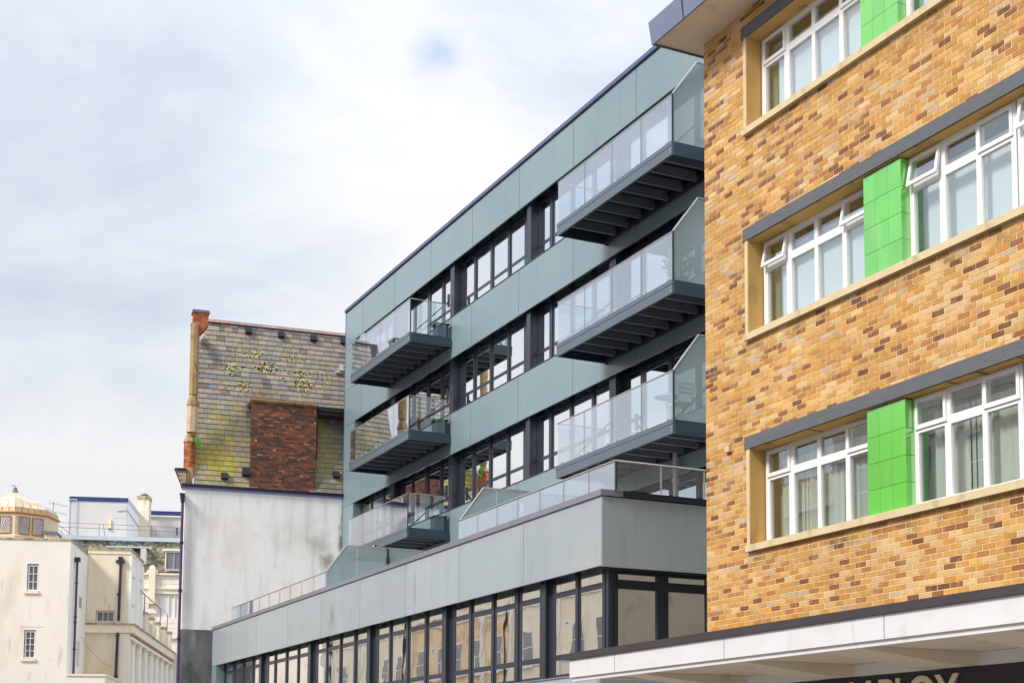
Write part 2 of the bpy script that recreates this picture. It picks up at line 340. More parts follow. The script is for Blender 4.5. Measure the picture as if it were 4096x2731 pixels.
mat('dark_render', lin((112, 112, 112)), rough=0.9, noise=(1.5, 0.35), noise2=[(2.0, 0.48, 0.66, lin((60, 58, 58)), 0.8, (1, 1, 0.4)), (1.3, 0.56, 0.7, lin((165, 165, 165)), 0.7, (1.2, 1, 0.3))])
def slate_fx(t, geo, cur):
    # yellow lichen low on the left, dark moss scattered over the middle
    for c, s, a, cl in (((12.7, 53.7, 13.0), (1.5, 9, 1.9), 0.70, (158, 146, 60)), ((12.6, 53.7, 12.7), (0.9, 9, 0.7), 0.5, (184, 166, 32)), ((13.0, 53.7, 13.6), (0.25, 9, 0.30), 0.5, (204, 196, 70)), ((13.1, 53.7, 14.5), (0.9, 9, 0.9), 0.35, (172, 160, 88)), ((16.5, 53.5, 13.2), (0.9, 6, 1.6), 0.5, (178, 164, 84)), ((16.3, 53.5, 14.6), (0.4, 6, 0.5), 0.5, (196, 190, 70)), ((16.6, 53.4, 12.0), (0.9, 6, 0.35), 0.7, (110, 100, 88))):
        cur = mixc(t, blob(t, geo, c, s, 0.8, 2.5, 0.45), cur, lin(cl), a)
    nn = N(t, 'ShaderNodeTexNoise'); setin(nn, 'Scale', 14.0); setin(nn, 'Detail', 3.0); t.links.new(geo.outputs['Position'], nn.inputs[0])
    sp = N(t, 'ShaderNodeMapRange'); sp.inputs[1].default_value = 0.48; sp.inputs[2].default_value = 0.53; t.links.new(nn.outputs['Fac'], sp.inputs[0])
    big = N(t, 'ShaderNodeTexNoise'); setin(big, 'Scale', 1.7); t.links.new(geo.outputs['Position'], big.inputs[0])
    b2 = N(t, 'ShaderNodeMapRange'); b2.inputs[1].default_value = 0.47; b2.inputs[2].default_value = 0.53; t.links.new(big.outputs['Fac'], b2.inputs[0])
    band = blob(t, geo, (14.9, 54.6, 16.4), (2.6, 12, 1.7), 0.5, 1.0, 0.3)
    m1 = wmath(t, 'MULTIPLY', band, b2.outputs[0])
    cur = mixc(t, m1, cur, lin((200, 192, 140)), 0.55)
    cur = mixc(t, wmath(t, 'MULTIPLY', m1, sp.outputs[0]), cur, lin((52, 50, 16)), 1.0)
    return cur
mat('slate', (0.4, 0.38, 0.36), rough=0.6, spec=0.4, attr=True, noise=(5, 0.10), fx=slate_fx, bump=(30, 0.2))
mat('ridge_tile', lin((158, 136, 130)), rough=0.8, rand=0.12, noise=(4, 0.2), noise2=[(3, 0.5, 0.65, lin((120, 118, 122)), 0.6)])
mat('lead_blue', lin((150, 156, 196)), rough=0.5, noise=(3, 0.15), stretch=(2, 1, 0.4))
mat('gutter_black', lin((30, 28, 52)), rough=0.35, spec=0.6)
mat('pipe_dark', lin((52, 40, 58)), rough=0.4, spec=0.5, noise=(3, 0.2))
mat('pipe_purple', lin((86, 62, 96)), rough=0.45, noise=(3, 0.15))
mat('turret_stone', lin((168, 138, 98)), rough=0.9, noise=(3, 0.3), noise2=[(5, 0.52, 0.7, lin((96, 76, 50)), 0.7, (1, 1, 0.5)), (6, 0.62, 0.72, lin((214, 190, 140)), 0.6)], bump=(14, 0.5))
mat('turret_smooth', lin((204, 176, 148)), rough=0.8, noise=(2, 0.1), noise2=[(4, 0.55, 0.7, lin((150, 122, 100)), 0.5, (1, 1, 0.4))])
mat('red_brick', (0.5, 0.15, 0.06), rough=0.85, attr=True, noise=(6, 0.2))
mat('flash_white', lin((206, 212, 210)), rough=0.7, noise=(4, 0.1))
mat('leaf_green', lin((96, 168, 56)), rough=0.6, rand=0.2, noise=(10, 0.3))
mat('terracotta', lin((150, 90, 60)), rough=0.8)
mat('cream_front', lin((240, 232, 222)), rough=0.9, noise=(0.8, 0.06), noise2=[(0.9, 0.50, 0.72, lin((222, 204, 176)), 0.6, (1, 1, 0.4)), (2.5, 0.6, 0.75, lin((176, 158, 120)), 0.6, (1, 1, 0.25))], bump=(8, 0.3))
mat('cream_stained', lin((236, 224, 202)), rough=0.9, noise=(0.9, 0.08), noise2=[(0.9, 0.45, 0.68, lin((216, 196, 158)), 0.7, (1, 1, 0.35)), (2.6, 0.58, 0.72, lin((140, 122, 84)), 0.55, (1.4, 1, 0.25))])
mat('white_paint_and_lit_side', (0.92, 0.90, 0.87), rough=0.7, noise=(1.5, 0.04), noise2=[(2, 0.62, 0.75, lin((235, 220, 205)), 0.5)])  # white paint; on the cream houses' sides it stands in for brighter light
mat('stucco_band', lin((240, 230, 210)), rough=0.8, noise=(1.2, 0.06), noise2=[(2.5, 0.56, 0.72, lin((200, 176, 140)), 0.5)])
mat('coping_mossy', lin((190, 172, 138)), rough=0.9, noise=(3, 0.3), noise2=[(3, 0.48, 0.62, lin((128, 112, 74)), 0.8)])
mat('far_stone', lin((236, 228, 220)), rough=0.9, rand=0.04, noise=(1.0, 0.06))
mat('far_slate', (0.3, 0.3, 0.28), rough=0.8, attr=True, noise=(4, 0.2))
mat('pale_grey_render', lin((210, 206, 202)), rough=0.9, noise=(0.7, 0.05), noise2=[(1.2, 0.6, 0.75, lin((205, 190, 188)), 0.5)])
mat('blue_fascia', lin((44, 58, 112)), rough=0.55, noise=(4, 0.25), noise2=[(6, 0.66, 0.72, lin((190, 205, 225)), 0.8, (0.5, 0.5, 1.5))])
mat('pale_blue_lead', lin((190, 200, 212)), rough=0.6, noise=(3, 0.1), stretch=(1, 1, 0.3))
mat('sash_white', (0.82, 0.82, 0.84), rough=0.5)
mat('pane_grey', lin((120, 118, 124)), rough=0.12, spec=0.7, noise=(1.5, 0.2))
mat('pane_white', (0.80, 0.81, 0.85), rough=0.15, spec=0.6)
mat('dome_tile', (0.7, 0.5, 0.3), rough=0.45, spec=0.5, attr=True, noise=(2.5, 0.1), noise2=[(3, 0.58, 0.7, lin((176, 130, 74)), 0.6)])
mat('dome_band', lin((186, 128, 92)), rough=0.6, noise=(3, 0.15))
mat('faience_cream', lin((228, 210, 176)), rough=0.4, noise=(1.5, 0.06), noise2=[(2, 0.55, 0.7, lin((222, 182, 120)), 0.6)])
mat('stained_blue', lin((160, 160, 180)), rough=0.2, rand=0.15)
mat('finial_grey', lin((120, 112, 122)), rough=0.7)
mat('bird_grey', lin((160, 160, 168)), rough=0.7, noise=(8, 0.1))
mat('bird_white', (0.8, 0.8, 0.8), rough=0.7)
mat('wire_grey', lin((120, 120, 132)), rough=0.5, metal=0.3)
mat('rust', lin((150, 90, 62)), rough=0.8)
mat('lamp_glow', lin((250, 228, 170)), rough=0.3)
mat('asphalt', (0.05, 0.05, 0.052), rough=0.85, noise=(3, 0.25), bump=(60, 0.4))
mat('paving', (0.40, 0.385, 0.36), rough=0.85, noise=(2, 0.15))
mat('kerb_stone', (0.32, 0.31, 0.30), rough=0.8, noise=(4, 0.15))
mat('road_paint', (0.75, 0.75, 0.72), rough=0.6)
mat('ground_mat', (0.25, 0.25, 0.23), rough=0.95, noise=(0.2, 0.3))
mat('opp_cream', lin((246, 236, 218)), rough=0.9, noise=(0.5, 0.10), noise2=[(0.6, 0.5, 0.7, lin((228, 204, 168)), 0.6, (1, 1, 0.3)), (2.0, 0.6, 0.72, lin((150, 125, 95)), 0.4, (1, 1, 0.3))])
mat('opp_buff', lin((238, 212, 176)), rough=0.9, noise=(0.5, 0.15), noise2=[(1.2, 0.5, 0.65, lin((196, 150, 110)), 0.5)])
mat('opp_white', (0.82, 0.80, 0.76), rough=0.9, noise=(0.5, 0.08))
mat('opp_roof', lin((92, 90, 96)), rough=0.8, noise=(1.5, 0.2))
mat('shopfront', (0.03, 0.03, 0.035), rough=0.15, spec=0.7)
mat('wood_dark', lin((70, 46, 40)), rough=0.7)
glassmat('window_glass', (0.82, 0.86, 0.88), 0.78, 1.2, gcol=(1.0, 1.0, 1.0))
glassmat('brick_glass', (0.90, 0.94, 0.94), 0.07, 2.1, gcol=(0.97, 0.98, 1.0))
glassmat('podium_glass', (0.6, 0.6, 0.6), 0.88, 1.2, gcol=(1.0, 0.98, 0.96), wob=0.16)
glassmat('balustrade', (0.86, 0.92, 0.92), 0.09, 1.5, wob=0.03, gcol=(0.93, 0.94, 1.0))
glassmat('terrace_glass', (0.90, 0.95, 0.95), 0.05, 2.6, wob=0.03)
glassmat('frosted', (0.70, 0.80, 0.80), 0.10, 2.5, rough=0.25, body=(lin((205, 218, 219)), 0.46))

# ------------------------------------------------------------------ ground
g = MB(); g.face([(-1500, -1500, 0), (1500, -1500, 0), (1500, 1500, 0), (-1500, 1500, 0)]); obj('ground', g, 'ground_mat', kind='structure')
g = MB(); g.face([(-5, -60, 0.004), (6.4, -60, 0.004), (6.4, 70, 0.004), (-5, 70, 0.004)]); g.face([(-5, 70, 0.004), (6.4, 70, 0.004), (40, 190, 0.004), (26, 190, 0.004)]); obj('road', g, 'asphalt', kind='structure')
g = MB(); g.box(6.52, 17.2, -40, 53, 0.0, 0.12); obj('pavement', g, 'paving', kind='structure')
g = MB(); g.box(-8.0, -5.12, -40, 140, 0.0, 0.12); obj('pavement', g, 'paving', kind='structure')
g = MB(); g.box(6.4, 6.52, -40, 53, 0.0, 0.125); obj('kerb', g, 'kerb_stone', kind='structure')
g = MB(); g.box(-5.12, -5.0, -40, 140, 0.0, 0.125); obj('kerb', g, 'kerb_stone', kind='structure')
g = MB()
for k in range(22): g.box(0.65, 0.75, -30 + k * 4.5, -28 + k * 4.5, 0.004, 0.009)
obj('road_marking', g, 'road_paint', kind='structure')

# ------------------------------------------------------------------ BRICK BUILDING
FX = 11.717
brick_b = thing('brick_building', (13.5, 12.5, 0), 'yellow and orange brick block with white windows and green tiled piers at the right', 'building')
SILL = [4.715, 7.79, 10.865]; HEAD = [s + 1.67 for s in SILL]
YJ = 17.72; YE = 18.857; YR = 6.0
w = MB()
zs = 2.9
for s, h in zip(SILL, HEAD):
    w.box(FX + 0.0035, 11.95, YR, YE - 0.003, zs, s); w.box(FX + 0.0035, 11.95, YJ, YE - 0.003, s, h); zs = h
w.box(FX + 0.0035, 11.95, YR, YE - 0.003, zs, 12.80)
w.box(11.95, 12.02, 17.64, YE - 0.003, 2.9, 12.80)
obj('wall', w, 'mortar', brick_b)
w = MB(); w.box(12.02, 26, YE - 0.22, YE - 0.004, 0, 12.8); obj('side_wall', w, 'soffit_buff', brick_b)
w = MB(); w.box(13.2, 25.8, YR, YE - 0.24, 0, 12.7); obj('rear_block', w, 'room_dark', brick_b)
w = MB(); w.box(12.02, 13.2, YR, YE - 0.24, 12.60, 12.72)
for s in SILL: w.box(12.03, 13.2, YR, YE - 0.24, s - 0.35, s - 0.05)
obj('floor_slab', w, 'room_mid', brick_b)

TONES = [((200, 148, 70), 26), ((207, 161, 88), 20), ((195, 138, 55), 20), ((210, 174, 117), 12), ((195, 146, 84), 9), ((174, 115, 54), 11), ((142, 88, 44), 10), ((118, 72, 41), 6), ((192, 164, 132), 5)]
MEAN = (203, 150, 80)
pool = [lin(tuple(v * 1.0 + m_ * 0.0 for v, m_ in zip(c, MEAN))) for c, n in TONES for _ in range(n)]
BL, BH, BP = 0.2125, 0.0635, 0.009
allb = []
zc = 4.715 - 23 * 0.075; row = 0
while zc < 12.80:
    z0, z1 = zc + 0.0055, min(zc + 0.0055 + BH, 12.79); zm = (z0 + z1) / 2
    if z1 - z0 > 0.02:
        y = YE + (0.1125 if row % 2 else 0.0)
        ylim = YR + 1
        for s, h in zip(SILL, HEAD):
            if s - 0.01 < zm < h + 0.0: ylim = YJ + 0.004
        while y > ylim:
            ya, yb = y - BL, y - 0.0
            y0, y1 = max(ya, ylim), min(yb, YE)
            if y1 - y0 > 0.02: allb.append((y0, y1, z0, z1))
            y -= 0.225
    zc += 0.075; row += 1
def isfull(b): return b[1] - b[0] > BL - 0.002 and b[3] - b[2] > BH - 0.002
vis = [b for b in allb if isfull(b) and 12.25 < b[0] and 3.75 < b[2]]
def inframe(b):
    # rough frame test: the top edge of the picture
    return (b[3] - 1.6) / b[0] < 0.66 + 0.012 * (b[0] - 12.0)
vis = [b for b in vis if inframe(b)]
vis.sort(key=lambda b: b[0] ** 2 + (b[2] - 1.6) ** 2)
singles = set(vis[:298])
bmesh_pool = []
for k in range(26):
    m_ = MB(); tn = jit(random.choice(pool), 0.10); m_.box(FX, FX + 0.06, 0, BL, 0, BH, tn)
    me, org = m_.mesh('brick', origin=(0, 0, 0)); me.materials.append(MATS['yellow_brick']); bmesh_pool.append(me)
rest = MB()
for b in allb:
    pr = random.uniform(0, 0.003)
    if b in singles:
        inst('brick', random.choice(bmesh_pool), brick_b, (-pr, b[0], b[2]))
    else:
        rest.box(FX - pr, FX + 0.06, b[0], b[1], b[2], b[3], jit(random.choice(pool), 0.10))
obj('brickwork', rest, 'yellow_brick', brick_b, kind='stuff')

GX = 11.985    # glass of the brick building
def sash(parent, y0, y1, z0, z1, x=11.95, fw=0.05, open_=False, name='casement'):
    """opening light: its own frame and pane"""
    ang = rad(11) if open_ else 0
    def xf(px, py, pz):
        dx, dz = px - x, pz - z1
        return (x + dx * math.cos(ang) + dz * math.sin(ang), py, z1 + dz * math.cos(ang) - dx * math.sin(ang))
    m_ = MB(xf if open_ else None); xa, xb = x - 0.022, x + 0.01
    m_.box(xa, xb, y0, y1, z1 - fw, z1); m_.box(xa, xb, y0, y1, z0, z0 + fw); m_.box(xa, xb, y0, y0 + fw, z0 + fw, z1 - fw); m_.box(xa, xb, y1 - fw, y1, z0 + fw, z1 - fw)
    o = obj(name, m_, 'upvc_white', parent)
    m_ = MB(xf if open_ else None); m_.box(x - 0.010, x - 0.002, y0 + fw, y1 - fw, z0 + fw, z1 - fw); obj('pane', m_, 'brick_glass', parent)
    return o
def white_window(panes, yl, yr, sill, sashes, opens, blind, X0=11.95):
    ky = X0 / 11.95; GX = X0 + 0.035
    panes = [(a * ky, b * ky) for a, b in panes]; yl *= ky; yr *= ky
    """panes: (y_hi, y_lo); sashes: indices whose top light opens"""
    zb, zt = sill + 0.115, sill + 1.485
    ztr0, ztr1 = sill + 1.03, sill + 1.14
    f = MB(); X1 = X0 + 0.06
    f.box(X0, X1, yr, yl, zb, zb + 0.05); f.box(X0, X1, yr, yl, zt - 0.075, zt)
    ys = [yl] + [v for p in panes for v in p] + [yr]
    posts = [(ys[i + 1], ys[i]) for i in range(0, len(ys), 2)]
    for a, b in posts: f.box(X0, X1, min(a, b), max(a, b), zb + 0.05, zt - 0.075)
    for i, (hi, lo) in enumerate(panes): f.box(X0, X1, lo, hi, ztr0, ztr1)
    fr = obj('window_frame', f, 'upvc_white', brick_b)
    for i, (hi, lo) in enumerate(panes):
        obj('pane', B(GX - 0.004, GX + 0.004, lo, hi, zb + 0.05, ztr0), 'brick_glass', fr)
        if i in sashes:
            sash(fr, lo - 0.045, hi + 0.045, ztr0 + 0.045, zt - 0.035, x=X0, open_=(i in opens))
        else:
            obj('pane', B(GX - 0.004, GX + 0.004, lo, hi, ztr1, zt - 0.075), 'brick_glass', fr)
    return fr
LEFT = [(17.515, 17.04), (16.915, 16.37), (16.29, 15.735), (15.645, 15.12)]
RIGHT = [(14.25, 13.765), (13.655, 13.105), (13.02, 12.515)]
THIRD = [(12.31, 11.83), (11.72, 11.17), (11.08, 10.56)]
for k, s in enumerate(SILL):
    # surround
    lb = MB(); lb.box(11.675, 11.95, YR, YJ + 0.035, s + 1.49, s + 1.67); lb.box(11.690, 11.95, YJ + 0.035, YJ + 0.06, s + 1.49, s + 1.60)
    obj('lintel', lb, 'lintel_grey', brick_b)
    obj('jamb', B(11.685, 11.95, 17.645, YJ, s + 0.10, s + 1.49), 'cast_stone', brick_b)
    obj('reveal', B(11.69, 11.951, 17.635, 17.645, s + 0.10, s + 1.488), 'reveal_render', brick_b)
    sl = MB(); sl.prism([(11.650, s), (12.0, s), (12.0, s + 0.125), (11.650, s + 0.095)], 'y', YR, YJ + 0.0); obj('sill', sl, 'cast_stone', brick_b)
    obj('soffit_board', B(11.70, 11.98, YR, 17.64, s + 1.478, s + 1.489), 'reveal_render', brick_b)
    opn = {1} if False else set()
    so = {0, 3} if k == 1 else set()
    white_window(LEFT, 17.615, 15.0, s, {0, 3}, so, k)
    white_window(RIGHT, 14.345, 12.43, s, {0, 2}, ({0} if k == 1 else set()), k, X0=11.87)
    white_window(THIRD, 12.405, 10.47, s, {0, 2}, ({0} if k == 1 else set()), k, X0=11.87)
    # pier of green tiles
    core = B(11.745, 11.869, 14.245, 14.975, s + 0.11, s + 1.47); core.box(11.869, 12.0, 14.35, 14.97, s + 0.11, s + 1.47); pr = obj('pier', core, 'green_grout', brick_b)
    zt_ = [s + 0.11, s + 0.43, s + 0.765, s + 1.105, s + 1.465]; yy = [14.98, 14.735, 14.48, 14.225]
    for r in range(4):
        for c in range(3):
            obj('tile', B(11.725, 11.746, yy[c + 1] + 0.0015, yy[c] - 0.0015, zt_[r] + 0.0028, zt_[r + 1] - 0.0028), 'green_tile', pr)
        obj('tile', B(11.748, 11.868, 14.228, 14.244, zt_[r] + 0.003, zt_[r + 1] - 0.003), 'green_tile', pr)
    obj('room', B(12.9, 12.95, YR, 17.9, s + 0.0, s + 1.6), 'room_dark' if k else 'room_mid', brick_b)
    if k > 0:
        # white roller blinds down behind the glass, short of the head of each window
        zt2 = s + 1.30 if k == 1 else s + 1.26
        for (a, b) in ((17.28 if k == 1 else 17.33, 15.03), (14.10, 12.46), (12.22, 10.5)):
            obj('blind', B(12.055, 12.062, b, a, s + 0.12, zt2), 'blind_white', brick_b)
        obj('curtain', B(12.10, 12.13, 17.33, 17.56, s + 0.10, s + 1.4), 'blind_green', brick_b)
        obj('curtain', B(12.10, 12.13, 14.10, 14.32, s + 0.10, s + 1.4), 'blind_green', brick_b)
        m_ = MB()
        for q in range(34): m_.box(12.085, 12.10, 17.30, 17.42, s + 0.14 + q * 0.034, s + 0.155 + q * 0.034)
        obj('blind_cord', m_, 'blind_green', brick_b, kind='stuff')
    else:
        sm_ = {}
        def slats(a, b):
            y = a
            while y > b + 0.1:
                wv = random.uniform(0.075, 0.098); o_ = random.uniform(-0.02, 0.03)
                m_ = MB(); m_.face([(12.07 + o_, y, s + 0.14), (12.11 - o_, y - wv, s + 0.14), (12.11 - o_, y - wv, s + 1.30), (12.07 + o_, y, s + 1.30)])
                obj('blind_slat', m_, 'curtain', brick_b); y -= 0.101
        slats(17.36, 15.05); slats(14.06, 12.47); slats(12.2, 10.5)
        obj('curtain', B(12.16, 12.19, 17.30, 17.56, s + 0.10, s + 1.4), 'blind_green', brick_b)
        obj('curtain', B(12.16, 12.19, 14.10, 14.32, s + 0.10, s + 1.4), 'blind_green', brick_b)
# joints across the underside of the lowest lintel
for yj in (16.2, 14.6, 13.4, 12.9, 12.2):
    obj('soffit_crack', B(11.70, 11.94, yj, yj + 0.018, SILL[0] + 1.472, SILL[0] + 1.4785), 'seam_dark', brick_b)
# eaves: soffit, fascia, roof slab
OX, OY, OZ = 11.03, 19.25, 12.82
sf = MB(); WZ = 12.785
sf.face([(OX, OY, OZ), (11.725, YE, WZ), (11.725, YR, WZ), (OX, YR, OZ)]); sf.face([(OX, OY, OZ), (24, OY, OZ), (24, YE, WZ - 0.02), (11.725, YE, WZ)])
obj('roof_soffit', sf, 'soffit_buff', brick_b)
fs = MB()
fs.face([(OX - 0.01, OY + 0.01, OZ - 0.03), (OX - 0.01, YR, OZ - 0.03), (OX - 0.05, YR, OZ + 0.34), (OX - 0.05, OY + 0.05, OZ + 0.34)])
fs.face([(OX - 0.01, OY + 0.01, OZ - 0.03), (OX - 0.05, OY + 0.05, OZ + 0.34), (24, OY + 0.05, OZ + 0.34), (24, OY + 0.01, OZ - 0.03)])
fs.face([(OX - 0.05, OY + 0.05, OZ + 0.34), (OX - 0.05, YR, OZ + 0.34), (24, YR, OZ + 0.34), (24, OY + 0.05, OZ + 0.34)])
fs.face([(OX - 0.01, OY + 0.01, OZ - 0.03), (OX + 0.02, OY - 0.02, OZ - 0.03), (OX + 0.02, YR, OZ - 0.03), (OX - 0.01, YR, OZ - 0.03)])
fs.face([(OX - 0.01, OY + 0.01, OZ - 0.03), (24, OY + 0.01, OZ - 0.03), (24, OY - 0.02, OZ - 0.03), (OX + 0.02, OY - 0.02, OZ - 0.03)])
obj('roof_fascia', fs, 'lead_fascia', brick_b)
for yy_ in (18.3, 16.6, 14.9, 13.2):
    obj('fascia_joint', MB().bar((OX - 0.012, yy_, OZ - 0.03), (OX - 0.056, yy_, OZ + 0.34), 0.02, 0.012, up=(1, 0, 0)), 'seam_dark', brick_b)
v_ = MB(); v_.box(11.66, 11.72, 18.14, 18.26, 6.26, 6.36); v_.prism([(11.655, 6.36), (11.72, 6.36), (11.72, 6.40)], 'y', 18.14, 18.26); obj('vent_cover', v_, 'turret_smooth', brick_b)
# canopy over the shopfront
CX = 9.45
cn = MB(); cn.box(CX - 0.03, 11.71, YR, 19.0, 3.175, 3.265); cf = obj('canopy_flashing', cn, 'canopy_flash', brick_b)
cn = MB(); cn.box(CX, 11.70, YR, 18.9, 2.975, 3.172); cn.box(CX, CX + 0.06, YR, 18.9, 2.925, 2.975); cn.box(CX + 0.03, CX + 0.10, YR, 18.88, 2.87, 2.925); cn.box(CX + 0.06, 11.69, 18.80, 18.9, 2.925, 2.975)
cw = obj('canopy', cn, 'canopy_white', brick_b)
for yj in (17.55, 14.83, 11.85): obj('canopy_joint', B(CX - 0.002, CX, yj, yj + 0.010, 2.93, 3.17), 'coping_grey', cw)
obj('canopy_soffit', B(CX + 0.10, 11.69, YR, 18.79, 2.955, 2.973), 'soffit_buff', brick_b)
for y0, y1 in ((17.7, 18.25), (15.2, 15.9), (12.9, 13.6), (10.6, 11.3)):
    m_ = MB(); m_.prism([(CX + 0.3, 2.953), (11.68, 2.953), (11.68, 2.80), (11.2, 2.80)], 'y', y0, y1); obj('canopy_rib', m_, 'soffit_buff', brick_b)
m_ = MB(); m_.box(11.62, 11.69, YR, 18.35, 2.80, 2.95); obj('canopy_cornice', m_, 'canopy_white', brick_b)
sb = obj('sign_board', B(11.66, 11.715, YR, 18.35, 2.15, 2.88), 'sign_board', brick_b)
obj('shopfront', B(11.9, 11.95, YR, 18.35, 0.3, 2.15), 'shopfront', brick_b)
m_ = MB(); m_.box(11.72, 12.0, 18.35, YE, 0, 2.9)
for y0 in (16.0, 13.6, 11.2, 8.8): m_.box(11.80, 11.95, y0, y0 + 0.1, 0.3, 2.15)
m_.box(11.8, 12.0, YR, 18.35, 0, 0.3); obj('stall_riser', m_, 'canopy_flash', brick_b)
# sign lettering
def letter(ch, yc, z, size):
    cu = D.curves.new('letter_curve', 'FONT'); cu.body = ch; cu.size = size; cu.extrude = 0.012; cu.offset = 0.008; cu.align_x = 'CENTER'
    to = D.objects.new('tmp', cu); COL.objects.link(to); dg = bpy.context.evaluated_depsgraph_get(); me = D.meshes.new_from_object(to.evaluated_get(dg)); D.objects.remove(to)
    me.name = 'letter'
    me.transform(Matrix(((0, 0, -1, 0), (-1, 0, 0, 0), (0, 1, 0, 0), (0, 0, 0, 1))))
    me.materials.clear(); me.materials.append(MATS['sign_letter'])
    inst('letter', me, sb, (11.645, yc, z))
for ch, yc in (('E', 15.62), ('M', 15.10), ('P', 14.60), ('L', 14.38 - 0.10), ('O', 13.92), ('Y', 13.47)): letter(ch, yc, 2.29, 0.64)
# soil pipe on the flank of the brick building (seen mirrored in the podium glass)
m_ = MB(); m_.tube((14.0, 19.02, 0), (14.0, 19.02, 8.2), 0.055, 10); m_.tube((14.0, 19.02, 4.3), (14.0, 19.02, 4.4), 0.075, 10); obj('soil_pipe', m_, 'upvc_white', brick_b)
m_ = MB(); m_.box(13.0, 13.05, 18.865, 18.9, 3.2, 7.5); obj('flank_pilaster', m_, 'mortar', brick_b)

# ------------------------------------------------------------------ GREY APARTMENT BUILDING
grey = thing('apartment_building', (17.0, 38.0, 0), 'grey panel clad apartment block with glass balconies and dark window frames', 'building')
UX = 17.0; YL, YRt = 52.74, 23.5
ZB = [15.655, 12.61, 9.60, 6.62]; ZT = [17.375, 14.315, 11.29, 8.27]
obj('structure_core', B(17.85, 30, YRt, YL, 0, 18.5), 'room_dark', grey)
obj('side_wall', B(17.05, 30, YRt - 0.05, YRt, 0, 18.6), 'panel_upper', grey)
SE = [52.74, 50.81, 47.44, 44.07, 40.65, 37.26, 33.87, 30.48, 27.1, 23.5]
def panels(x, seams, z0, z1, m, name='cladding_panel', th=0.05):
    for a, b in zip(seams, seams[1:]):
        obj(name, B(x, x + th, b + 0.010, a - 0.010, z0, z1), m, grey)
panels(UX, SE, 17.375, 18.655, 'panel_upper')
for z0, z1 in ((14.315, 15.645), (11.29, 12.60), (8.27, 9.59)):
    panels(UX, SE, z0, z1, 'panel_upper')
ENDY = 51.55
for z0, z1 in ((15.66, 17.363), (12.612, 14.303), (9.602, 11.278), (6.62, 8.258)):
    obj('cladding_panel', B(UX, UX + 0.05, ENDY, YL, z0, z1), 'panel_upper', grey)
    obj('cladding_return', B(UX + 0.05, 17.309, ENDY, ENDY + 0.02, z0, z1), 'panel_upper', grey)
bk = MB(); bk.box(17.052, 17.3, YRt, YL, 17.69, 18.6)
for z0, z1 in ((14.63, 15.61), (11.60, 12.56), (8.58, 9.55)): bk.box(17.052, 17.30, YRt, YL, z0, z1)
obj('panel_backing', bk, 'seam_dark', grey)
for a, b, z in ((YRt, YL, 18.655),):
    pts = SE
    for p, q in zip(pts[::3], pts[3::3]): obj('parapet_coping', B(16.95, 17.5, q + 0.004, p + (0.05 if p > 52 else -0.004), 18.66, 18.765), 'coping_blue', grey)
m_ = MB(); m_.box(16.965, 17.0, YRt, YL, 18.635, 18.659); obj('parapet_drip', m_, 'seam_dark', grey)
# end trim against the gable
obj('edge_trim', B(16.99, 17.06, YL, YL + 0.035, 6.6, 18.65), 'coping_blue', grey)

SECT = {
 'A': (51.55, 47.79, [(51.40, 50.55), (50.25, 49.25), (48.98, 48.15)]),
 'B': (47.40, 42.50, [(47.30, 46.45), (46.11, 45.14), (44.80, 43.89), (43.55, 42.72)]),
 'C': (42.17, 36.83, [(42.15, 41.24), (40.94, 39.99), (39.69, 38.73), (38.44, 37.57)]),
 'D': (36.57, 31.95, [(36.86, 35.92), (35.60, 34.67), (34.40, 33.41), (33.14, 32.30)]),
 'E': (31.61, 26.60, [(31.58, 30.84), (30.56, 29.51), (29.24, 28.30), (28.02, 27.08)]),
 'F': (26.30, 23.60, [(26.55, 25.62), (25.35, 24.42)])}
WX = 17.31
KU = 1.0
order = 'ABCDEF'
def dark_window(panes, yl, yr, zb, zt, door=False):
    f = MB(); x0, x1 = WX, WX + 0.09
    lo = zb - 0.66 if door else zb - 0.02
    ys = [yl] + [v for p in panes for v in p] + [yr]
    posts = [(ys[i + 1], ys[i]) for i in range(0, len(ys), 2)]
    top = zt + 0.26
    for a, b in posts:
        f.box(x0, x1, a, b, lo, top)
        if b - a > 0.2: f.box(x0 - 0.022, x0, (a + b) / 2 - 0.055, (a + b) / 2 + 0.055, lo, top)
    for hi, l_ in panes:
        f.box(x0, x1, l_, hi, lo, zb + 0.05 if not door else lo + 0.08)
        if not door: f.box(x0, x1, l_, hi, zb + 0.445, zb + 0.545)
        f.box(x0, x1, l_, hi, zb + 1.65, zb + 1.735); f.box(x0, x1, l_, hi, zb + 1.90, top)
    fr = obj('window_frame', f, 'anthracite', grey)
    for hi, l_ in panes:
        spans = [(lo + 0.08, zb + 1.65)] if door else [(zb + 0.05, zb + 0.445), (zb + 0.545, zb + 1.65)]
        spans.append((zb + 1.735, zb + 1.90))
        for a, b in spans: obj('pane', B(x0 + 0.006, x0 + 0.014, l_, hi, a, b), 'window_glass', fr)
    return fr
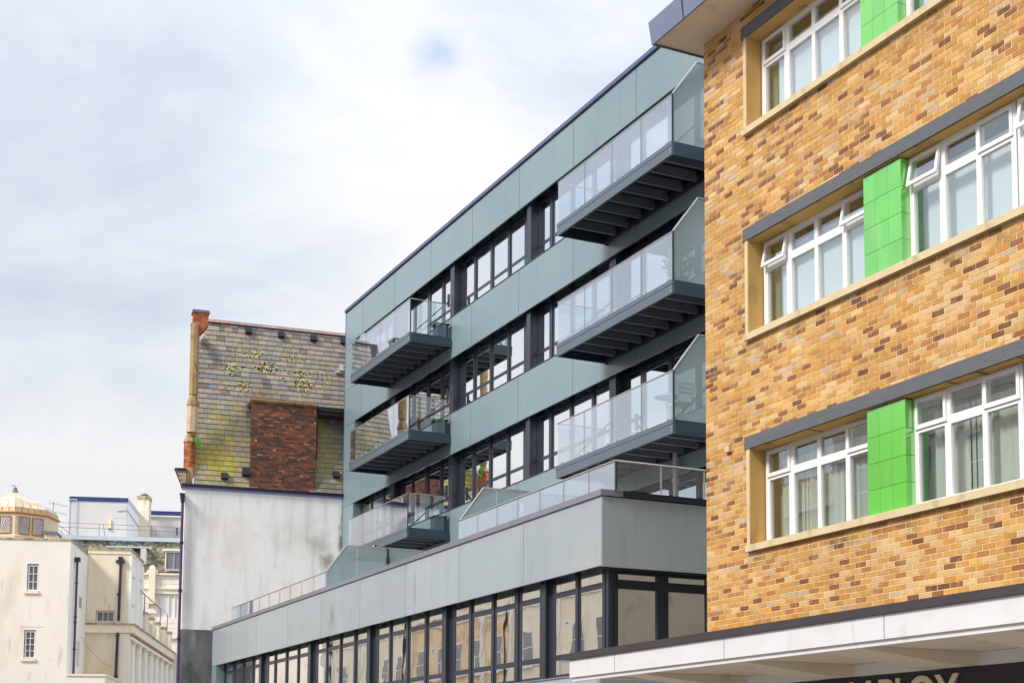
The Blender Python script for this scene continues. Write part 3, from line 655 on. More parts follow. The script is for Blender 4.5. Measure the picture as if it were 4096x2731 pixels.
for r, (zb, zt) in enumerate(zip(ZB, ZT)):
    for s_ in order:
        y1, y0, panes = SECT[s_]
        nxt = order.index(s_)
        yl = max(y1, panes[0][0] + 0.06) if s_ != 'D' else 37.2
        yr_ = {'A': 47.45, 'B': 42.35, 'C': 37.2, 'D': 31.75, 'E': 26.72, 'F': 23.6}[s_]
        yl = {'A': 51.53, 'B': 47.45, 'C': 42.35, 'D': 37.2, 'E': 31.75, 'F': 26.72}[s_]
        yl, yr_ = [{51.53: 51.53, 47.45: 47.60, 42.35: 42.45, 37.2: 37.2, 31.75: 31.85, 26.72: 26.75, 23.6: 23.6}[v] for v in (yl, yr_)]
        panes = [(min(a * KU, yl - 0.03), b * KU) for a, b in panes]
        door = False
        if r < 3 and s_ == 'B':
            dark_window(panes[:2], yl, 45.0, zb, zt, door=True); dark_window(panes[2:], 45.0, yr_, zb, zt)
        elif r < 3 and s_ == 'E':
            dark_window(panes[:1], yl, 30.7, zb, zt); dark_window(panes[1:], 30.7, yr_, zb, zt, door=True)
        elif r == 3: dark_window(panes, yl, yr_, zb, zt, door=False)
        else: dark_window(panes, yl, yr_, zb, zt)
    # sill ledge and soffit of each strip of windows
    obj('window_ledge', B(16.985, WX + 0.0, YRt, ENDY, zb - 0.035, zb - 0.012), 'anthracite', grey)
    obj('window_soffit', B(17.06, WX + 0.1, YRt, ENDY, zt + 0.265, zt + 0.30), 'anthracite_matt', grey)
    for a, b in ((42.31, 42.63), (36.69, 36.95), (31.71, 32.05), (47.56, 47.94), (26.38, 26.66)):
        obj('fin', B(17.10, 17.309, a, b, zb - 0.01, zt - 0.004), 'anthracite', grey)
        obj('fin_head', B(17.10, 17.309, a, b, zt - 0.003, zt + 0.26), 'anthracite', grey)
    # rooms and blinds
    obj('room', B(17.80, 17.84, YRt, YL, zb - 0.7, zt + 0.3), 'room_mid', grey)
BLINDS = [(0, 41.24, 42.15, 0.55, 1.65, 'curtain'), (0, 38.73, 39.69, 1.42, 1.65, 'room_mid'), (1, 38.73, 39.69, 1.5, 1.65, 'curtain'), (1, 41.24, 42.15, 0.55, 1.65, 'curtain'), (1, 35.92, 36.86, 0.56, 1.55, 'blind_white'),
          (2, 41.24, 42.15, 0.55, 1.66, 'slats'), (2, 39.99, 40.94, 0.55, 1.66, 'slats'), (2, 38.73, 39.69, 1.1, 1.66, 'slats'), (0, 35.92, 36.86, 0.6, 1.6, 'blind_white'), (2, 35.92, 36.86, 0.05, 1.55, 'blind_white'), (1, 33.41, 34.4, 0.05, 1.5, 'blind_white'),
          (2, 33.41, 34.4, 0.05, 1.4, 'blind_white'), (2, 34.67, 35.6, 0.05, 1.5, 'blind_white'), (2, 32.3, 33.14, 0.05, 1.6, 'curtain'), (0, 30.84, 31.58, 0.0, 1.5, 'blind_white'), (2, 43.89, 44.8, 0.0, 1.2, 'curtain'), (2, 45.14, 46.11, -0.6, 1.4, 'curtain')]
for r, a, b, z0, z1, k in BLINDS:
    zb = ZB[r]
    if k == 'slats':
        m_ = MB(); z = zb + z0 + 0.02
        while z < zb + z1: m_.box(WX + 0.12, WX + 0.15, a * KU, b * KU, z, z + 0.018); z += 0.036
        obj('venetian_blind', m_, 'blind_white', grey, kind='stuff')
    else: obj('blind', B(WX + 0.13, WX + 0.136, a * KU, b * KU, zb + z0, zb + z1), k, grey)
# rivets of the upper cladding (too small to pick out singly)
rv = MB()
def rivets(x, ys, zs_):
    for y in ys:
        for z in zs_:
            if 23.6 < y < 52.7: rv.face([(x - 0.003, y + 0.011, z), (x - 0.003, y, z - 0.011), (x - 0.003, y - 0.011, z), (x - 0.003, y, z + 0.011)])
for a, b in zip(SE, SE[1:]):
    ys = [a - 0.12] + [a - (a - b) * q / 5 for q in range(1, 5)] + [b + 0.12]
    rivets(UX, ys, [17.45, 17.85, 18.25, 18.58])
    for z0, z1 in ((14.315, 15.645), (11.29, 12.60), (8.27, 9.59)): rivets(UX, ys, [z0 + 0.08, z0 + 0.48, z0 + 0.86, z1 - 0.08])
# podium
PX = 12.37
PS = [52.77, 50.16, 46.87, 43.49, 40.14, 36.82, 33.48, 30.15, 26.81, 23.47]
for a, b in zip(PS, PS[1:]):
    obj('cladding_panel', B(PX, PX + 0.05, b + 0.008, a - 0.008, 5.28, 6.54), 'panel_podium', grey)
    ys = [a - 0.12] + [a - (a - b) * q / 5 for q in range(1, 5)] + [b + 0.12]
    rivets(PX, ys, [5.34, 5.70, 6.07, 6.44])
for xx in (12.56, 13.17, 13.78, 14.38):
    for z in (5.34, 5.71, 6.07, 6.43): rv.face([(xx - 0.012, 23.462, z), (xx, 23.462, z - 0.012), (xx + 0.012, 23.462, z), (xx, 23.462, z + 0.012)])
obj('rivets', rv, 'rivet', grey, kind='stuff')
obj('cladding_panel', B(PX + 0.012, 17.1, 23.465, 23.50, 5.26, 6.53), 'panel_podium', grey)
pb = MB(); pb.box(PX + 0.052, PX + 0.3, 23.51, 52.76, 5.425, 6.53); pb.box(PX + 0.3, 17.1, 23.51, 23.8, 5.425, 6.53); obj('panel_backing', pb, 'seam_dark', grey)
cps = [52.8, 50.0, 49.2, 46.2, 43.4, 42.9, 40.0, 38.6, 36.2, 35.5, 33.2, 32.0, 29.6, 26.5, 23.43]
for a, b in zip(cps, cps[1:]): obj('podium_coping', B(PX - 0.035, PX + 0.42, b + 0.003, a - 0.003, 6.545, 6.655), 'coping_grey', grey)
obj('podium_coping', B(PX + 0.42, 17.0, 23.43, 23.85, 6.545, 6.655), 'anthracite', grey)
m_ = MB(); m_.box(PX + 0.1, 17.0, 23.85, 52.7, 6.1, 6.25); obj('terrace_floor', m_, 'paving', grey)
m_ = MB(); m_.box(PX + 0.42, PX + 0.5, 23.9, 52.7, 6.25, 6.54); obj('parapet_upstand', m_, 'panel_podium', grey)
# podium windows
PWX = 12.66
KP = 1.0
def podium_window(panes, yl, yr):
    f = MB(); x0, x1 = PWX, PWX + 0.09
    ys = [yl] + [v for p in panes for v in p] + [yr]
    for i in range(0, len(ys), 2):
        a, b = ys[i + 1], ys[i]; f.box(x0, x1, a, b, 3.37, 5.40)
        if 0.1 < b - a < 0.4: f.box(x0 - 0.02, x0, (a + b) / 2 - 0.05, (a + b) / 2 + 0.05, 3.40, 5.34)
    for hi, lo in panes:
        for z0, z1 in ((3.37, 3.46), (3.735, 3.84), (4.94, 5.05), (5.34, 5.40)): f.box(x0, x1, lo, hi, z0, z1)
    fr = obj('window_frame', f, 'anthracite', grey)
    for hi, lo in panes:
        for z0, z1 in ((3.46, 3.735), (3.84, 4.94), (5.05, 5.34)): obj('pane', B(x0 + 0.012, x0 + 0.02, lo, hi, z0, z1), 'podium_glass', fr)
MODS = [(51.9, [(51.89, 51.0), (50.56, 49.66), (49.37, 48.51), (48.13, 47.2)], 52.17, 46.45), (0, [(46.51, 45.83), (45.55, 44.59), (44.29, 43.35), (43.09, 42.1)], 46.5, 41.36), (0, [(41.36, 40.57), (40.34, 39.35), (39.10, 38.14), (37.84, 36.85)], 41.3, 36.24),
        (0, [(36.17, 35.40), (35.15, 34.18), (33.91, 32.96), (32.69, 31.7)], 36.24, 31.12), (0, [(31.04, 30.27), (30.01, 29.04), (28.80, 27.86), (27.51, 26.6)], 31.12, 26.02), (0, [(25.95, 25.09), (24.88, 24.0)], 26.02, 23.80)]
for _, panes, yl, yr in MODS:
    panes = [(a * KP, b * KP) for a, b in panes]
    podium_window(panes, yl, yr)
for a, b in ((46.25, 46.50), (41.05, 41.31), (35.98, 36.23), (30.87, 31.12), (25.775, 26.03)):
    obj('column', B(12.575, PWX - 0.001, a * 1.0168, b * 1.0168, 3.37, 5.404), 'anthracite', grey)
obj('corner_post', B(12.63, 12.70, 23.70, 23.79, 0.1, 5.40), 'anthracite', grey)
obj('cladding_panel', B(PX + 0.004, PX + 0.05, 52.17, 52.77, 0.1, 5.268), 'panel_upper', grey); obj('cladding_return', B(PX + 0.05, PWX, 52.15, 52.17, 0.1, 5.33), 'panel_upper', grey)
obj('podium_sill', B(PX - 0.02, PWX + 0.02, 23.6, 52.15, 3.34, 3.368), 'coping_grey', grey)
pbl = [52.15, 46.4, 41.2, 36.1, 31.0, 25.9, 23.62]
for a, b in zip(pbl, pbl[1:]): obj('cladding_panel', B(PX + 0.0, PX + 0.05, b + 0.006, a - 0.006, 2.3, 3.335), 'panel_podium', grey)
obj('shopfront', B(PX + 0.12, PX + 0.2, 23.7, 52.2, 0.1, 2.3), 'shopfront', grey)
m_ = MB(); m_.box(PWX + 0.1, PX + 1.2, 23.8, 52.7, 5.35, 5.40); obj('podium_ceiling', m_, 'anthracite_matt', grey)
obj('room', B(PX + 1.1, PX + 1.2, 23.9, 52.7, 2.4, 5.3), 'room_mid', grey)
m_ = MB(); m_.box(PX + 0.055, PWX + 0.1, 23.74, 52.7, 5.405, 5.42); obj('podium_soffit', m_, 'anthracite_matt', grey)
# return of the podium (faces the camera)
RY = 23.72
f = MB()
for x0, x1 in ((12.67, 12.842), (13.67, 13.90), (14.74, 14.95), (15.8, 16.0), (16.85, 17.05)): f.box(x0 + (0.031 if x0 < 12.7 else 0), x1, RY, RY + 0.09, 3.40, 5.34)
for x0, x1 in ((12.842, 13.67), (13.90, 14.74), (14.95, 15.8), (16.0, 16.85)):
    for z0, z1 in ((3.40, 3.46), (3.735, 3.86), (4.92, 5.08), (5.19, 5.34)): f.box(x0, x1, RY, RY + 0.09, z0, z1)
fr = obj('window_frame', f, 'anthracite_matt', grey)
for x0, x1 in ((12.842, 13.67), (13.90, 14.74), (14.95, 15.8), (16.0, 16.85)):
    for z0, z1 in ((3.46, 3.735), (3.86, 4.92), (5.08, 5.19)): obj('pane', B(x0, x1, RY + 0.05, RY + 0.058, z0, z1), 'podium_glass', fr)
obj('blind', B(12.85, 13.66, RY + 0.13, RY + 0.136, 4.3, 4.92), 'curtain', grey)
obj('blind', B(13.9, 14.73, RY + 0.2, RY + 0.21, 3.4, 5.1), 'soffit_buff', grey)
obj('return_soffit', B(PX + 0.1, 17.1, 23.50, RY, 5.24, 5.259), 'anthracite_matt', grey)
obj('return_base', B(PX + 0.02, 17.1, 23.56, RY, 0.1, 3.395), 'panel_return', grey)
# soil pipe on the terrace wall
m_ = MB(); m_.tube((16.85, 28.42, 6.3), (16.85, 28.42, 7.55), 0.055, 10); m_.tube((16.85, 28.42, 7.5), (16.85, 28.42, 8.9), 0.065, 10); m_.tube((16.85, 28.42, 8.05), (16.85, 28.42, 8.13), 0.09, 10); m_.tube((16.85, 28.42, 8.3), (16.85, 28.42, 8.42), 0.085, 10)
obj('soil_pipe', m_, 'galv', grey)
# terrace balustrades
GZ = 12.60
def rail(pts, r=0.021, parent=None, name='handrail'):
    m_ = MB()
    for a, b in zip(pts, pts[1:]): m_.tube(a, b, r, 8)
    return obj(name, m_, 'steel_rail', parent or grey)
for joints in ([51.10, 49.916, 48.714, 47.536, 46.36, 45.18, 44.02, 42.86, 41.69, 40.54], [30.745, 29.696, 28.647, 27.593, 26.54, 25.482, 24.423, 23.39]):
    for a, b in zip(joints, joints[1:]):
        obj('glass_panel', B(GZ - 0.008, GZ + 0.008, b + 0.006, a - 0.006, 6.657, 7.165), 'terrace_glass' if a > 43.5 else 'balustrade', grey)
m_ = MB()
for y in [49.916, 48.714, 47.536, 46.36, 45.18, 44.02, 42.86, 41.69, 29.696, 28.647, 27.593, 26.54, 25.482, 24.423]: m_.box(GZ - 0.007, GZ + 0.007, y - 0.005, y + 0.005, 6.657, 7.165)
obj('glass_joint', m_, 'seam_dark', grey, kind='stuff')
rail([(GZ, 51.12, 7.18), (GZ, 40.52, 7.18)]); rail([(GZ, 30.76, 7.18), (GZ, 23.38, 7.18), (17.0, 23.38, 7.18)], 0.024)
for a, b in ((12.62, 13.54), (13.56, 14.47), (14.49, 15.4), (15.42, 16.3), (16.32, 16.98)): obj('glass_panel', B(a, b, 23.37, 23.386, 6.657, 7.165), 'balustrade', grey)
for x in (13.55, 14.48, 15.41, 16.31): obj('baluster', B(x - 0.012, x + 0.012, 23.365, 23.39, 6.657, 7.17), 'galv', grey)
m_ = MB(); m_.box(GZ + 0.0, GZ + 0.03, 23.36, 23.40, 6.657, 7.17); obj('baluster', m_, 'anthracite', grey)
# frosted dividing screens between terraces
for ys_, post in ((40.53, True), (30.745, False)):
    m_ = MB(); m_.prism([(12.62, 6.26), (13.50, 6.26), (13.50, 7.955), (13.20, 7.955), (12.62, 7.165)], 'y', ys_ - 0.008, ys_ + 0.008); obj('privacy_screen', m_, 'frosted', grey)
    for x0, x1 in ((13.52, 15.30), (15.32, 16.98)): obj('privacy_screen', B(x0, x1, ys_ - 0.008, ys_ + 0.008, 6.26, 7.955), 'frosted', grey)
    rail([(12.61, ys_, 7.18), (13.19, ys_, 7.98), (16.98, ys_, 7.98)], 0.022)
    obj('screen_joint', B(13.503, 13.517, ys_ - 0.012, ys_ + 0.012, 6.26, 7.955), 'flash_white', grey)
    if post: m_ = MB(); m_.box(14.39, 14.44, ys_ - 0.06, ys_ - 0.01, 6.26, 7.96); m_.box(14.37, 14.46, ys_ - 0.08, ys_ - 0.012, 6.26, 7.7); obj('screen_post', m_, 'anthracite', grey)
# balconies
BX = 15.60
def balcony(y0, y1, zt, joints, screen):
    z0 = zt - 0.30
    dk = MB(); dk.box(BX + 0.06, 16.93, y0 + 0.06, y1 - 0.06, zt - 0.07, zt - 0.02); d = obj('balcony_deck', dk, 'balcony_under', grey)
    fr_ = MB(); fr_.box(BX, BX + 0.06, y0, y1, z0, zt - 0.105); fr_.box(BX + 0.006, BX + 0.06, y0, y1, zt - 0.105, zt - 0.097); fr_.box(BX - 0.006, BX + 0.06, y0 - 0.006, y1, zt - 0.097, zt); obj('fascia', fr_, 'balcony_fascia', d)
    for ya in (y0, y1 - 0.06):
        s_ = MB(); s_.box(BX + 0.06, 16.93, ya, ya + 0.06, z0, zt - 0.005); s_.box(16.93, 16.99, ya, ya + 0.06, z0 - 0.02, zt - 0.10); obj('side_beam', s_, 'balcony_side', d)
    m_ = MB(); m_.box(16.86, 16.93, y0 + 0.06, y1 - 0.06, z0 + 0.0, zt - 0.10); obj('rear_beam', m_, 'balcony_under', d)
    y = y0 + 0.40
    while y < y1 - 0.3:
        m_ = MB(); m_.box(BX + 0.06, 16.84, y, y + 0.012, z0 + 0.022, zt - 0.07); m_.box(BX + 0.06, 16.84, y - 0.02, y + 0.045, z0 + 0.01, z0 + 0.022); obj('joist', m_, 'beam_steel', d)
        m_ = MB(); m_.box(16.78, 16.86, y - 0.03, y + 0.05, z0 + 0.03, z0 + 0.13); obj('bracket', m_, 'beam_steel', d)
        y += 0.635
    m_ = MB()
    for j in [y0 + 0.25] + [q + e_ for q in joints for e_ in (-0.2, 0.2)] + [y1 - 0.25]: m_.box(BX - 0.004, BX + 0.05, j - 0.03, j + 0.03, zt, zt + 0.045)
    obj('glass_clamp', m_, 'galv', d, kind='stuff')
    bolt = MB(); bolt.tube((BX - 0.012, y0 + 0.05, z0 + 0.06), (BX, y0 + 0.05, z0 + 0.06), 0.018, 6); bolt.tube((BX - 0.012, y0 + 0.05, z0 + 0.13), (BX, y0 + 0.05, z0 + 0.13), 0.018, 6); obj('bolt', bolt, 'galv', d)
    js = [y1 - 0.02] + joints + [y0 + 0.02]
    for a, b in zip(js, js[1:]): obj('glass_panel', B(BX + 0.020, BX + 0.036, b + 0.006, a - 0.006, zt, zt + 1.03), 'balustrade', d)
    m_ = MB()
    for j in joints: m_.box(BX + 0.022, BX + 0.034, j - 0.006, j + 0.006, zt, zt + 1.03)
    obj('glass_joint', m_, 'seam_dark', d, kind='stuff')
    obj('glass_panel', B(BX + 0.05, 16.92, y1 - 0.028, y1 - 0.012, zt, zt + 1.03), 'balustrade', d)
    xr = BX + 0.028
    rail([(xr, y1 - 0.02, zt + 1.045), (xr, y0 + 0.02, zt + 1.045)], 0.018, d); rail([(xr, y1 - 0.02, zt + 1.045), (16.95, y1 - 0.02, zt + 1.045)], 0.018, d)
    if screen:
        m_ = MB(); m_.prism([(xr + 0.01, zt), (16.93, zt), (16.93, zt + 1.87), (16.25, zt + 1.87), (xr + 0.01, zt + 1.04)], 'y', y0 + 0.01, y0 + 0.026); obj('privacy_screen', m_, 'frosted', d)
        rail([(xr, y0 + 0.02, zt + 1.045), (16.24, y0 + 0.02, zt + 1.885), (16.97, y0 + 0.02, zt + 1.885)], 0.024, d)
    else:
        obj('glass_panel', B(BX + 0.045, 16.80, y0 + 0.012, y0 + 0.028, zt, zt + 1.03), 'balustrade', d)
        rail([(xr, y0 + 0.02, zt + 1.045), (16.95, y0 + 0.02, zt + 1.045)], 0.018, d)
    m_ = MB(); m_.box(xr - 0.012, xr + 0.018, y0 + 0.0, y0 + 0.03, zt, zt + 1.035); obj('corner_baluster', m_, 'seam_dark', d)
    for ya in ((y0 + 0.28), (y1 - 0.30)):
        m_ = MB(); m_.bar((16.97, ya, zt + 1.22), (15.78, ya, zt + 0.03), 0.03, 0.085, up=(0, 1, 0)); m_.box(16.95, 17.0, ya - 0.05, ya + 0.05, zt + 1.05, zt + 1.45)
        obj('tie_rod', m_, 'anthracite', d)
    if not screen:
        m_ = MB(); m_.box(16.55, 16.90, y0 + 0.10, y0 + 0.5, zt - 0.02, zt + 0.40); bx = obj('storage_box', m_, 'balcony_side', d)
        obj('storage_lid', B(16.50, 16.94, y0 + 0.07, y0 + 0.53, zt + 0.405, zt + 0.45), 'anthracite_matt', d)
    return d
for zt in (14.955, 11.93, 8.93):
    balcony(42.18, 47.80, zt, [46.32, 44.95, 43.57], False)
    balcony(26.42, 31.97, zt, [30.53, 29.16, 27.80], True)

# small things on the balconies and terrace
pl = thing('potted_shrub', (16.15, 27.0, 11.935), 'leafy green potted shrub behind the frosted screen on the middle right balcony', 'plant')
m_ = MB(); m_.lathe(16.15, 27.0, [(0.12, 11.935), (0.17, 12.2), (0.18, 12.22)], 12, smooth=True); obj('pot', m_, 'terracotta', pl)
m_ = MB()
for _ in range(420):
    a = random.uniform(0, 6.28); rr = 0.42 * math.sqrt(random.random()); zz = 12.25 + random.random() * 0.62; k = 1 - abs(zz - 12.5) / 0.8
    c = Vector((16.1 + rr * k * math.cos(a) * 0.9, 26.92 + rr * k * math.sin(a) * 1.25, zz)); u = Vector((random.uniform(-1, 1), random.uniform(-1, 1), random.uniform(-.4, 1))).normalized() * random.uniform(.03, .06); v = u.cross(Vector((random.random(), random.random(), random.random()))).normalized() * 0.022
    m_.face([c - u, c + v, c + u, c - v])
obj('foliage', m_, 'leaf_green', pl, kind='stuff')
def table_set(x, y, z, label):
    t_ = thing('balcony_table', (x, y, z), label, 'table')
    m_ = MB(); m_.tube((x, y, z + 0.70), (x, y, z + 0.72), 0.28, 16); obj('tabletop', m_, 'white_paint_and_lit_side', t_)
    m_ = MB(); m_.tube((x, y, z), (x, y, z + 0.70), 0.02, 8); m_.tube((x, y, z), (x, y, z + 0.02), 0.17, 12); obj('pedestal', m_, 'white_paint_and_lit_side', t_)
def chair(x, y, z, label):
    t_ = thing('balcony_chair', (x, y, z), label, 'chair')
    obj('seat', B(x - 0.2, x + 0.2, y - 0.2, y + 0.2, z + 0.43, z + 0.46), 'white_paint_and_lit_side', t_)
    for dx in (-0.18, 0.18):
        for dy in (-0.18, 0.18): obj('leg', MB().tube((x + dx, y + dy, z), (x + dx * .9, y + dy * .9, z + 0.43), 0.014, 6), 'white_paint_and_lit_side', t_)
    for dx in (-0.18, 0.18): obj('back_post', MB().tube((x + dx, y - 0.19, z + 0.46), (x + dx, y - 0.24, z + 0.86), 0.014, 6), 'white_paint_and_lit_side', t_)
    for zz in (0.62, 0.72, 0.82): obj('back_slat', B(x - 0.18, x + 0.18, y - 0.235, y - 0.215, z + zz, z + zz + 0.05), 'white_paint_and_lit_side', t_)
table_set(16.0, 27.35, 8.935, 'small round white table on the lowest right balcony'); chair(16.05, 26.85, 8.935, 'white slatted chair at the frosted end of the lowest right balcony')
lx, ly, lz = 12.85, 27.95, 6.56
ln = thing('lantern', (lx, ly, lz), 'tall pale lantern behind the glass of the right terrace', 'lantern')
m_ = MB(); m_.lathe(lx, ly, [(0.10, lz), (0.10, lz + 0.02)], 12); obj('base', m_, 'flash_white', ln)
m_ = MB(); m_.lathe(lx, ly, [(0.06, lz + 0.02), (0.065, lz + 0.42), (0.03, lz + 0.47), (0.03, lz + 0.58)], 12, smooth=True); obj('glass_chimney', m_, 'pane_white', ln)
obj('lantern_plinth', B(12.72, 12.98, 27.8, 28.1, 6.26, 6.555), 'flash_white', ln)
cl = thing('security_lamp', (15.56, 45.0, 8.72), 'small round lamp on the fascia of the lowest left balcony', 'lamp')
obj('housing', MB().tube((15.60, 45.0, 8.72), (15.545, 45.0, 8.73), 0.06, 12, r1=0.045), 'anthracite', cl); obj('lens', MB().tube((15.545, 45.0, 8.73), (15.535, 45.0, 8.731), 0.035, 12), 'lamp_glow', cl)

# ------------------------------------------------------------------ GABLE BUILDING (slate roof, white rendered wall)
GA = rad(7.0); G0 = (11.25, 53.45)
def gx(a, b, z):
    return (G0[0] + a * math.cos(GA) + b * math.sin(GA), G0[1] - a * math.sin(GA) + b * math.cos(GA), z)
gab = thing('gable_house', gx(3, 2, 0), 'old house with lichen covered slate roof above a white rendered gable wall', 'house')
obj('rendered_wall', B(0.17, 13, 0, 0.4, 6.60, 11.60, gx), 'white_render', gab)
obj('wall_base', B(0.13, 13, -0.012, 0.4, 0, 6.60, gx), 'dark_render', gab)
obj('street_wall', MB(gx).prism([(0.18, 0.39), (0.6, 0.39), (3.0, 12), (2.7, 12)], 'z', 0, 11.6), 'turret_smooth', gab)
obj('lead_flashing', B(0.15, 13, -0.02, 0.4, 11.60, 11.69, gx), 'lead_blue', gab)
m_ = MB(gx); m_.box(0.05, 13, -0.10, 0.05, 11.70, 11.785); m_.box(0.05, 13, -0.11, 0.05, 11.765, 11.79); obj('gutter', m_, 'gutter_black', gab)
SLOPE_B, SLOPE_H = 2.2, 6.68
SLN = math.hypot(SLOPE_B, SLOPE_H); TH = math.atan2(SLOPE_H, SLOPE_B)
def rx(a, s, n):   # a along, s up the slope, n out of the slope
    return gx(a, 0.02 + s * math.cos(TH) - n * math.sin(TH), 11.79 + s * math.sin(TH) + n * math.cos(TH))
def verge(s):      # left edge of the slates
    z = 11.79 + s * math.sin(TH)
    if z < 17.35: return 0.46 + (z - 11.8) * 0.018
    if z < 17.75: return 0.57 + (z - 17.35) * 0.65
    return 0.86
obj('roof_deck', MB(rx).box(0.5, 13, 0, SLN, -0.12, -0.012), 'seam_dark', gab)
obj('roof_rear', MB(gx).prism([(SLOPE_B + 0.1, 18.45), (SLOPE_B + 6, 12.0), (SLOPE_B + 6, 0), (0.42, 0), (0.42, 11.7)], 'x', 1.6, 13), 'far_stone', gab)
STON = [((176, 156, 150), 28), ((166, 156, 144), 24), ((150, 145, 140), 16), ((170, 156, 136), 14), ((140, 140, 144), 7), ((182, 180, 172), 7), ((122, 116, 112), 7), ((174, 152, 136), 6), ((148, 150, 136), 7)]
spool = [lin(tuple(v * 0.90 for v in c)) for c, n in STON for _ in range(n)]
slates = []
EXP, SWD = 0.2135, 0.308
nrow = int(SLN / EXP)
for r in range(nrow + 1):
    s = r * EXP; a0 = verge(s + 0.1); off = (r % 2) * SWD / 2 + random.uniform(-0.02, 0.02); a = a0 - off
    while a < 6.3:
        wd = SWD * random.choice((1, 1, 1, 1, 1.0, 0.97, 1.03, 0.6, 1.35)) if random.random() < 0.25 else SWD
        x0, x1 = max(a, a0), a + wd
        if x1 - x0 > 0.04:
            zc = 11.79 + s * math.sin(TH)
            if not (2.45 < x0 and x1 < 4.75 and zc < 14.7): slates.append((x0, x1, s))
        a += wd
def add_slate(m_, x0, x1, s, tn, dx=0, ds=0):
    i0, i1 = x0 + 0.005 - dx, x1 - 0.005 - dx
    sA, sB = s - 0.012 - ds, min(s + EXP + 0.02, SLN) - ds
    nA, nB = 0.030, 0.004; th = 0.009
    P = [(i0, sA, nA), (i1, sA, nA), (i1, sB, nB), (i0, sB, nB), (i0, sA, nA - 0.028), (i1, sA, nA - 0.028)]
    m_.face([P[0], P[1], P[2], P[3]], tn); m_.face([P[4], P[5], P[1], P[0]], tuple(v * 0.5 for v in tn))
    m_.face([P[0], P[3], (i0, sB, nB - 0.02), P[4]], tn); m_.face([P[1], P[5], (i1, sB, nB - 0.02), P[2]], tn)
full = [q for q in slates if abs(q[1] - q[0] - SWD) < 0.001 and q[1] < 5.9 and q[2] < SLN - EXP]
random.shuffle(full); singles = set(full[:295])
spm = []
for k in range(22):
    tn = jit(random.choice(spool), 0.08); m_ = MB(rx); add_slate(m_, 0, SWD, 0, tn); me, _o = m_.mesh('slate', origin=rx(0, 0, 0)); me.materials.append(MATS['slate']); spm.append(me)
rest = MB(rx)
for q in slates:
    if q in singles: inst('slate', random.choice(spm), gab, rx(q[0], q[2], 0))
    else: add_slate(rest, q[0], q[1], q[2], jit(random.choice(spool), 0.08))
obj('slate_courses', rest, 'slate', gab, kind='stuff')
for k in range(18):
    a = 0.88 + k * 0.30
    m_ = MB(gx); m_.prism([(SLOPE_B - 0.10, 18.40), (SLOPE_B + 0.22, 18.40), (SLOPE_B + 0.14, 18.50), (SLOPE_B - 0.01, 18.53)], 'x', a, a + 0.295); obj('ridge_tile', m_, 'ridge_tile', gab)
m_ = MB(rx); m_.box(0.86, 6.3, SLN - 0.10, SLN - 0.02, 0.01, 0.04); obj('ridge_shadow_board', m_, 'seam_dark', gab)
for a, s in ((2.50, 6.68), (3.72, 6.66), (4.94, 6.66), (6.10, 6.66), (1.53, 0.36), (5.56, 0.76)):
    m_ = MB(rx); m_.prism([(s - 0.10, 0.02), (s - 0.10, 0.17), (s + 0.13, 0.14), (s + 0.16, 0.02)], 'x', a - 0.12, a + 0.12); obj('roof_vent', m_, 'anthracite_matt', gab)
m_ = MB(gx)
for q in range(5): m_.box(0.60 - q * 0.0, 0.66 + q * 0.05, 1.2 + q * 0.1, 1.5 + q * 0.1, 17.32 + q * 0.09, 17.41 + q * 0.09)
obj('stepped_flashing', m_, 'flash_white', gab)
m_ = MB(rx)
for q in range(60):
    s = q * 0.1
    if 11.79 + s * math.sin(TH) < 17.3: m_.box(verge(s) - 0.045, verge(s) + 0.01, s, s + 0.1, 0.02, 0.035)
obj('verge_flashing', m_, 'flash_white', gab)
m_ = MB(rx); m_.box(2.15, 2.42, 0.45, 0.75, 0.02, 0.20); obj('side_flashing', m_, 'anthracite_matt', gab)
# brick chimney breast
br = MB(gx); br.prism([(2.42, 0.03), (4.765, 0.03), (5.01, 2.3), (2.665, 2.3)], 'z', 11.79, 15.04); breast = obj('chimney_breast', br, 'old_mortar', gab)
OT = [((112, 70, 56), 28), ((98, 64, 52), 24), ((126, 76, 56), 18), ((152, 96, 66), 9), ((80, 58, 50), 14), ((170, 122, 82), 3), ((66, 54, 50), 6), ((182, 146, 104), 1)]
opool = [lin(c) for c, n in OT for _ in range(n)]
ob = []
r = 0; z = 11.80
while z < 14.98:
    a = 2.42 - (0.1125 if r % 2 else 0)
    hd = (r % 4 == 3)
    wd = 0.112 if hd else 0.225
    while a < 4.765:
        x0, x1 = max(a, 2.415), min(a + wd, 4.77)
        if x1 - x0 > 0.03: ob.append((x0 + 0.005, x1 - 0.005, z, z + 0.065))
        a += wd
    z += 0.075; r += 1
fullb = [q for q in ob if q[1] - q[0] > 0.21]; random.shuffle(fullb); sng = set(fullb[:260])
om = []
for k in range(16):
    tn = jit(random.choice(opool), 0.12); m_ = MB(lambda a, b, z: tuple(v - g_ for v, g_ in zip(gx(a, b, z), gx(0, 0, 0)))); m_.box(0, 0.215, 0.018, 0.08, 0, 0.065, tn); me, _o = m_.mesh('brick', origin=(0, 0, 0)); me.materials.append(MATS['old_brick']); om.append(me)
rest = MB(gx)
def breast_tone(q):
    base = random.choice(opool); zz = q[2]
    return jit(base, 0.12)
for q in ob:
    if q in sng: inst('brick', random.choice(om), breast, gx(q[0], 0, q[2]))
    else: rest.box(q[0], q[1], 0.018 - random.uniform(0, .004), 0.08, q[2], q[3], breast_tone(q))
z = 11.8; r = 0
